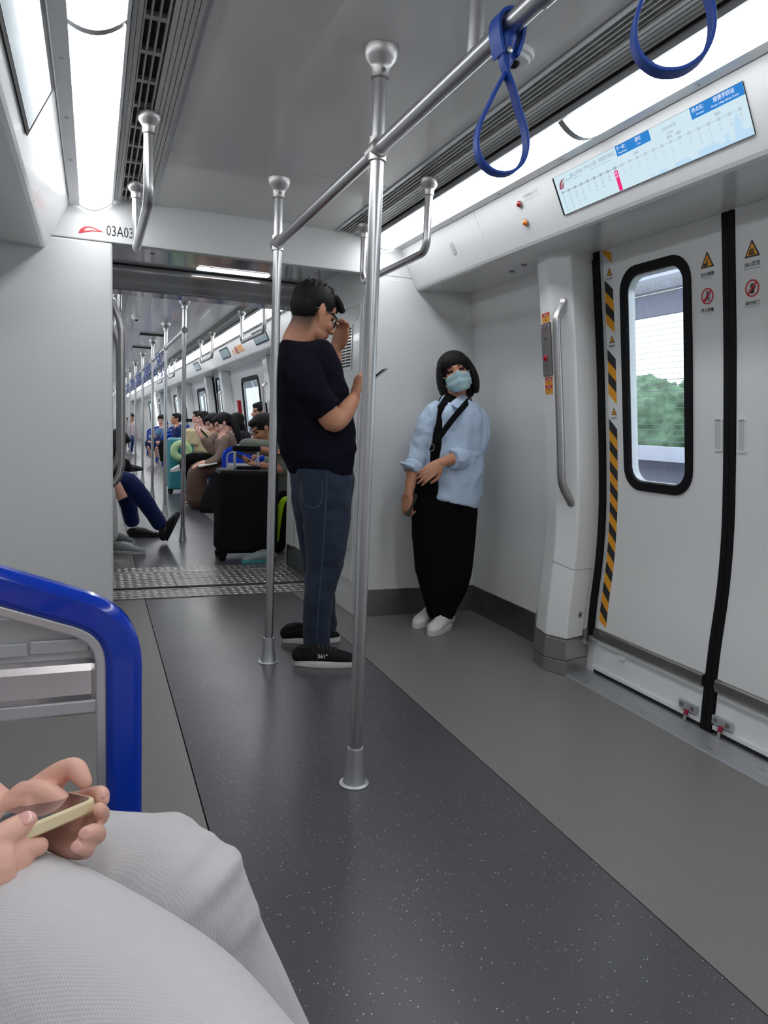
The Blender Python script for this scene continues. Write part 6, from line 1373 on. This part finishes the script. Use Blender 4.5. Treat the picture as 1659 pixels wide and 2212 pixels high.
boy = fig('boy in a sage T-shirt bent over the handle of the black suitcase', 5.95, ((567, 927), 0.235, (-0.86, -0.15, -0.48), (-0.45, 0, 0.88)),
    [((618, 1072), 0.13, 0.16), ((612, 1020), 0.13, 0.17), ((602, 980), 0.12, 0.17), ((588, 958), 0.08, 0.10)], [[(600, 970, -0.14), (524, 962, -0.14), (580, 974, -0.20)], [(614, 985, -0.20), (617, 1014, -0.22), (556, 1004, -0.26)]],
    [[(622, 1080, -0.12), (606, 1092, -0.16), (600, 1185, -0.16)], [(625, 1080, 0.10), (604, 1092, 0.10), (603, 1180, 0.10)]], M_tee, M_blkc, M_skinA, sleeve=0.75, shoes=[((592, 1212), (528, 1217), M_grsh, dict(laces=M_grsh, sole=M_teal))], vox=0.007)
q = MB(); loft(q, [tuple(P(*a)) for a in ((626, 1076, 5.74), (613, 1080, 5.715), (606, 1098, 5.71), (601, 1135, 5.715), (599, 1168, 5.72))], [(0.018, 0.010), (0.022, 0.012), (0.024, 0.014), (0.020, 0.012), (0.014, 0.010)], ref=(0, -1, 0), n=10, sub=3); q.build('neon_side_stripe', M_neon, boy, smooth=True)
phone(P(506, 982, 5.66), P(541, 1000, 5.66), P(508, 978, 5.73), V((0.3, 0, 0.9)).normalized()*0.009, 'phone held over the black suitcase by the boy', M_phonek, M_phonescr)
fig('short-haired passenger whose head shows just above the boy', 8.75, ((561, 890), 0.23, (-0.97, -0.2, -0.05), (0, 0, 1)), [((572, 1010), 0.12, 0.16), ((570, 960), 0.12, 0.17), ((570, 930), 0.11, 0.16), ((568, 918), 0.07, 0.09)], [[(572, 935, -0.16), (568, 975, -0.17), (545, 990, -0.12)]], [[(565, 1005, 0), (520, 1003, 0), (520, 1070, 0)]], M_char, M_blkc, M_skinA)
fig('long-haired woman in a charcoal top, turned away behind the ponytailed woman', 9.3, ((509, 914), 0.235, (-0.95, 0.1, -0.28), UP), [((525, 1000), 0.12, 0.16), ((522, 960), 0.12, 0.17), ((520, 938), 0.11, 0.15), ((516, 930), 0.06, 0.08)], [[(522, 942, -0.15), (512, 975, -0.16), (490, 985, -0.1)]], [[(520, 1000, -0.08), (462, 1002, -0.08), (466, 1076, -0.08)], [(520, 1000, 0.1), (466, 1002, 0.1), (470, 1070, 0.1)]], M_char, M_bjean, M_skinA, style='long', shoes=[((468, 1085), (445, 1087))])
wD = fig('ponytailed woman in a taupe top and long brown skirt looking down', 8.85, ((480, 915), 0.235, (-0.88, -0.12, -0.46), (-0.40, 0, 0.9)), [((492, 1000), 0.13, 0.16), ((490, 970), 0.13, 0.17), ((485, 945), 0.11, 0.16), ((482, 938), 0.06, 0.08)],
    [[(487, 950, -0.16), (476, 985, -0.19), (450, 1000, -0.18)], [(484, 950, 0.14), (462, 975, 0.15), (440, 950, 0.12)]], [[(480, 1005, -0.08), (424, 1012, -0.08), (436, 1078, -0.08)], [(480, 1005, 0.08), (424, 1012, 0.08), (426, 1076, 0.05)]], M_taupe, M_brown, M_skinC, style='ponytail', sleeve=1,
    skirt=[((492, 1002), 0.14, 0.17), ((455, 1012), 0.10, 0.19), ((430, 1018), 0.11, 0.18), ((425, 1045), 0.12, 0.17), ((431, 1075), 0.155, 0.17)], shoes=[((440, 1090), (404, 1092), M_brl, dict(flat=True)), ((433, 1083), (400, 1084), M_brl, dict(flat=True))])
wE = fig('woman with round glasses holding up a phone, just beyond the ponytailed woman', 9.75, ((459, 914), 0.235, (-0.85, -0.25, -0.42), (-0.35, 0, 0.93)), [((476, 992), 0.12, 0.15), ((472, 960), 0.12, 0.16), ((466, 940), 0.11, 0.15), ((463, 934), 0.06, 0.08)],
    [[(466, 945, -0.15), (450, 962, -0.17), (430, 936, -0.14)]], [[(465, 995, -0.08), (406, 992, -0.1), (400, 1018, -0.1)], [(465, 995, 0.1), (414, 995, 0.1), (414, 1052, 0.1)]], M_taupe, M_blkc, M_skinC, style='bob', sleeve=0.8, shoes=[((413, 1012, 9.7), (392, 1016, 9.7), M_wsh), ((418, 1062), (395, 1064), M_wsh)])
phone(P(433, 925, 9.55), P(450, 943, 9.55), P(431, 929, 9.62), V((-0.5, -0.2, 0.8)).normalized()*0.009, 'phone held by the woman with round glasses', M_phonek, M_phonescr)
q = MB(); q.obox(P(447, 1003, 8.66), (0.10, 0, 0.02), (0.0, 0.10, 0), (0.001, 0, 0.006)); o = q.build('booklet', M_white); tag(o, 'white booklet on the lap of the ponytailed woman', 'booklet')
fig('woman with long black hair and a mauve top, farther down the right bench', 12.9, ((438, 904), 0.235, (-0.97, -0.1, -0.12), UP), [((446, 970), 0.12, 0.16), ((445, 945), 0.12, 0.17), ((443, 928), 0.11, 0.16), ((441, 922), 0.06, 0.08)], [[(443, 932, -0.16), (436, 958, -0.17), (422, 965, -0.12)]], [[(440, 972, 0), (405, 972, 0), (405, 1015, 0)]], M_mauve, M_blkc, M_skinC, style='long', sleeve=1, vox=0.011)
fig('fair-faced passenger with chin raised, next to the woman in mauve', 13.6, ((426, 902), 0.235, (-0.97, -0.1, 0.12), (0.1, 0, 1)), [((434, 965), 0.12, 0.16), ((433, 942), 0.12, 0.17), ((431, 925), 0.11, 0.16), ((429, 920), 0.06, 0.08)], [[(431, 930, -0.16), (424, 952, -0.17), (410, 958, -0.12)]], [[(428, 968, 0), (396, 968, 0), (396, 1008, 0)]], M_white, M_blkc, M_skinC, vox=0.011)
fig('man in a dark blue vest with a white collar', 15.6, ((380, 905), 0.235, (-0.95, -0.25, 0.1), (0.05, 0, 1)), [((386, 955), 0.13, 0.17), ((385, 938), 0.13, 0.18), ((384, 924), 0.11, 0.17), ((382, 919), 0.06, 0.08)], [[(384, 928, -0.17), (380, 945, -0.18), (370, 952, -0.12)]], [[(382, 958, 0), (352, 958, 0), (352, 996, 0)]], M_dk, M_blkc, M_skinA, vox=0.012, collar=M_white, sleeve=1)
fig('smiling passenger in a blue shirt and shorts, bare knees, far down the right side', 17.6, ((348, 908), 0.24, (-0.35, -0.92, -0.15), (0, 0, 1)), [((352, 958), 0.14, 0.15), ((352, 940), 0.14, 0.16), ((351, 926), 0.12, 0.14), ((350, 921), 0.06, 0.07)], [[(343, 930, -0.1), (333, 945, -0.2), (330, 922, -0.25)]], [[(345, 958, -0.1), (322, 956, -0.3), (326, 985, -0.2)], [(350, 958, 0), (338, 958, -0.3), (338, 985, -0.2)]], M_chamb, M_dk, M_skinC, vox=0.012, skirt=[((352, 958), 0.15, 0.15), ((338, 956, -0.1), 0.14, 0.16), ((328, 960, -0.2), 0.16, 0.15)], shoes=[((330, 990), (322, 993), M_wsh), ((342, 990), (335, 993), M_wsh)])
fig('tiny figure in a pink top at the far end of the aisle', 23, ((285, 902), 0.235, (0.2, -0.95, -0.2), (0, 0, 1)), [((286, 945), 0.14, 0.12), ((286, 930), 0.15, 0.13), ((286, 916), 0.13, 0.11), ((285, 912), 0.06, 0.06)], [[(280, 920, 0), (276, 935, 0), (281, 942, -0.1)]], [[(284, 945, 0), (284, 952, -0.4), (283, 975, -0.4)]], M_mauve, M_dk, M_skinA, vox=0.015)
fig('tiny dark-haired figure by the left bench at the far end of the aisle', 25, ((270, 908), 0.235, (0.9, -0.3, -0.2), (0, 0, 1)), [((270, 945), 0.14, 0.12), ((270, 930), 0.15, 0.13), ((270, 918), 0.13, 0.11), ((270, 914), 0.06, 0.06)], [[(270, 920, 0), (274, 935, 0), (276, 940, 0)]], [[(268, 945, 0), (280, 948, 0), (281, 968, 0)]], M_blkc, M_dk, M_skinA, vox=0.015)
# left-hand side, partly behind the gangway wall
M_dblue = fabric('royal_blue_denim', s2l(26, 42, 92), 0.85)
lg = fig('seated man in blue jeans on the left, one black shoe propped toward the pole', 6.35, ((205, 905), 0.235, (0.9, -0.1, -0.42), (0.35, 0, 0.93)), [((196, 1050), 0.12, 0.17), ((196, 1000), 0.12, 0.17), ((198, 955), 0.11, 0.18), ((202, 935), 0.06, 0.08)], [[(205, 965, -0.17), (266, 1078, -0.22), (250, 1048, -0.2)], [(200, 965, 0.16), (225, 1030, 0.18), (254, 1042, 0.0)]],
    [[(205, 1050, -0.09), (276, 1040, -0.10), (350, 1138, -0.02)], [(210, 1045, 0.12), (262, 1050, 0.14), (287, 1130, 0.16)]], M_blkc, M_dblue, M_skinB, wide=1.05, vox=0.007, shoes=[((278, 1160), (330, 1160), M_blkl, dict(sole=M_blkl))])
h_ = P(362, 1168, 6.38); t_ = P(392, 1104, 6.36); shoe(lg, tuple(h_), tuple(h_ + (t_-h_).normalized()*0.27), M_blkl, M_blkl, W=0.10, H=0.085, voxel=0.006, up=(-0.9, 0, 0.4))
phone(P(246, 1046, 6.15), P(266, 1052, 6.15), P(247, 1043, 6.22), V((0.1, -0.2, 1)).normalized()*0.009, 'phone in the hands of the blue-jeaned man at the left', M_phonek, M_phonescr)
nb = fig('passenger in pale running shoes at the left edge of the opening', 5.90, ((150, 925), 0.235, (0.95, 0, -0.3), (0.2, 0, 1)), [((140, 1040), 0.12, 0.16), ((142, 1000), 0.12, 0.17), ((146, 965), 0.11, 0.17), ((148, 950), 0.06, 0.08)], [[(148, 970, -0.16), (170, 1010, -0.17), (205, 1015, -0.1)]], [[(150, 1045, -0.1), (222, 1050, -0.1), (238, 1165, -0.08)], [(150, 1045, 0.1), (222, 1050, 0.1), (232, 1150, 0.1)]], M_blkc, M_white, M_skinB, vox=0.007,
    shoes=[((240, 1195), (300, 1197), M_grsh, dict(laces=M_white)), ((228, 1172), (288, 1176), M_grsh, dict(laces=M_white))])
fig('dark-haired passenger in black boots leaning out behind the blue-jeaned man', 8.3, ((256, 955), 0.24, (0.75, 0.2, -0.6), (0.6, 0, 0.8)), [((222, 1010), 0.12, 0.16), ((226, 985), 0.12, 0.17), ((234, 970), 0.11, 0.17), ((244, 964), 0.06, 0.08)], [[(236, 975, -0.16), (250, 1000, -0.17), (258, 1000, -0.1)]], [[(225, 1008, -0.08), (268, 1005, -0.08), (262, 1040, -0.05)]], M_blkc, M_blkc, M_skinB, style='bob', shoes=[((254, 1022, 8.25), (292, 1018, 8.25), M_blkl, dict(sole=M_blkl))])
# luggage and bags
M_case = mat('matt_black_shell', (0.003, 0.003, 0.0035), 0.55, spec=0.2, bump=0.2, bscale=300); M_turq = mat('turquoise_shell', s2l(56, 140, 152), 0.3, coat=0.4)
def suitcase(x0, x1, y0, y1, z0, z1, m, label, ribs=0, handle=None):
    t = thing('suitcase', label, 'suitcase', loc=((x0+x1)/2, (y0+y1)/2, 0))
    q = MB(); q.box((x0, y0, z0), (x1, y1, z1)); q.build('shell', m, t, bevel=0.03)
    n = ribs
    for k in range(n):
        x = x0+0.04+(x1-x0-0.08)*k/(n-1); q = MB(); q.box((x-0.006, y0-0.005, z0+0.03), (x+0.006, y0+0.002, z1-0.03)); q.build('rib', m, t, bevel=0.003)
        if k < 6: yy = y0+0.04+(y1-y0-0.08)*k/5; q = MB(); q.box((x0-0.005, yy-0.006, z0+0.03), (x0+0.002, yy+0.006, z1-0.03)); q.build('rib', m, t, bevel=0.003)
    for a in (x0+0.05, x1-0.05):
        for b in (y0+0.04, y1-0.04):
            q = MB(); q.lathe((a-0.018, b, 0.028), [(0.010, -0.02), (0.027, -0.018), (0.027, 0.018), (0.010, 0.02)], 16, (1, 0.3, 0)); w_ = q.build('wheel', M_black, t, smooth=True)
            q = MB(); q.box((a-0.025, b-0.02, 0.035), (a+0.015, b+0.02, z0+0.01)); q.build('wheel_bracket', M_black, t, bevel=0.004)
    if handle:
        a, b, top, yy = handle
        for x in (a, b): q = MB(); q.box((x-0.009, yy-0.006, z1-0.01), (x+0.009, yy+0.006, top)); q.build('telescopic_tube', M_alu, t, bevel=0.002)
        q = MB(); q.box((a-0.018, yy-0.016, top-0.01), (b+0.018, yy+0.016, top+0.035)); q.build('grip', M_black, t, bevel=0.010)
    return t
bs = suitcase(0.862, 1.31, 5.475, 5.745, 0.055, 0.69, M_case, 'big matt black suitcase standing at the gangway in front of the boy', 9, (1.00, 1.18, 0.83, 5.66))
q = MB(); q.box((1.0, 5.55, 0.689), (1.18, 5.60, 0.712)); q.build('top_handle', M_black, bs, bevel=0.006)
ts = suitcase(0.965, 1.30, 10.60, 10.86, 0.06, 0.78, M_turq, 'ribbed turquoise suitcase with a neck pillow hung on it', 10, (1.19, 1.28, 1.02, 10.8))
np_ = MB(); C0 = P(391, 974, 10.48); ring = [tuple(C0 + V((0.098*sin(a), -0.02, 0.098*cos(a)))) for a in [0.35 + 2*pi*0.93*i/20 for i in range(21)]]
loft(np_, ring, [0.052]*21, ref=(0, 1, 0), n=14, sub=1); o = fuse('neck_pillow', np_, 0.01, fabric('pale_green_plush', s2l(178, 208, 156)), it=2); tag(o, 'pale green U-shaped neck pillow hanging on the turquoise suitcase', 'pillow')
q = MB(); M_tote = fabric('beige_canvas', s2l(206, 186, 150), bs=40, bump=0.5)
q.obox(P(428, 952, 10.72), (0.165, 0, -0.01), (0, 0.08, 0), (0.01, 0, 0.155)); q.obox(P(412, 945, 10.62), (0.10, 0.0, 0.0), (0, 0.03, 0), (0.0, 0, 0.10)); o = fuse('tote_bag', q, 0.012, M_tote, it=3, disp=folds(0.012, 9, 9, 9)); tag(o, 'crumpled beige tote bag resting on the turquoise suitcase', 'bag')
q = MB(); loft(q, [tuple(P(452, 1100, 8.50)), tuple(P(456, 1070, 8.52)), tuple(P(462, 1042, 8.55))], [(0.11, 0.10), (0.09, 0.09), (0.05, 0.06)], ref=(0, 1, 0), n=14, sub=3); o = fuse('backpack', q, 0.01, M_blkc, it=1, disp=folds(0.01)); tag(o, 'black backpack slumped on the floor left of the black suitcase', 'bag')
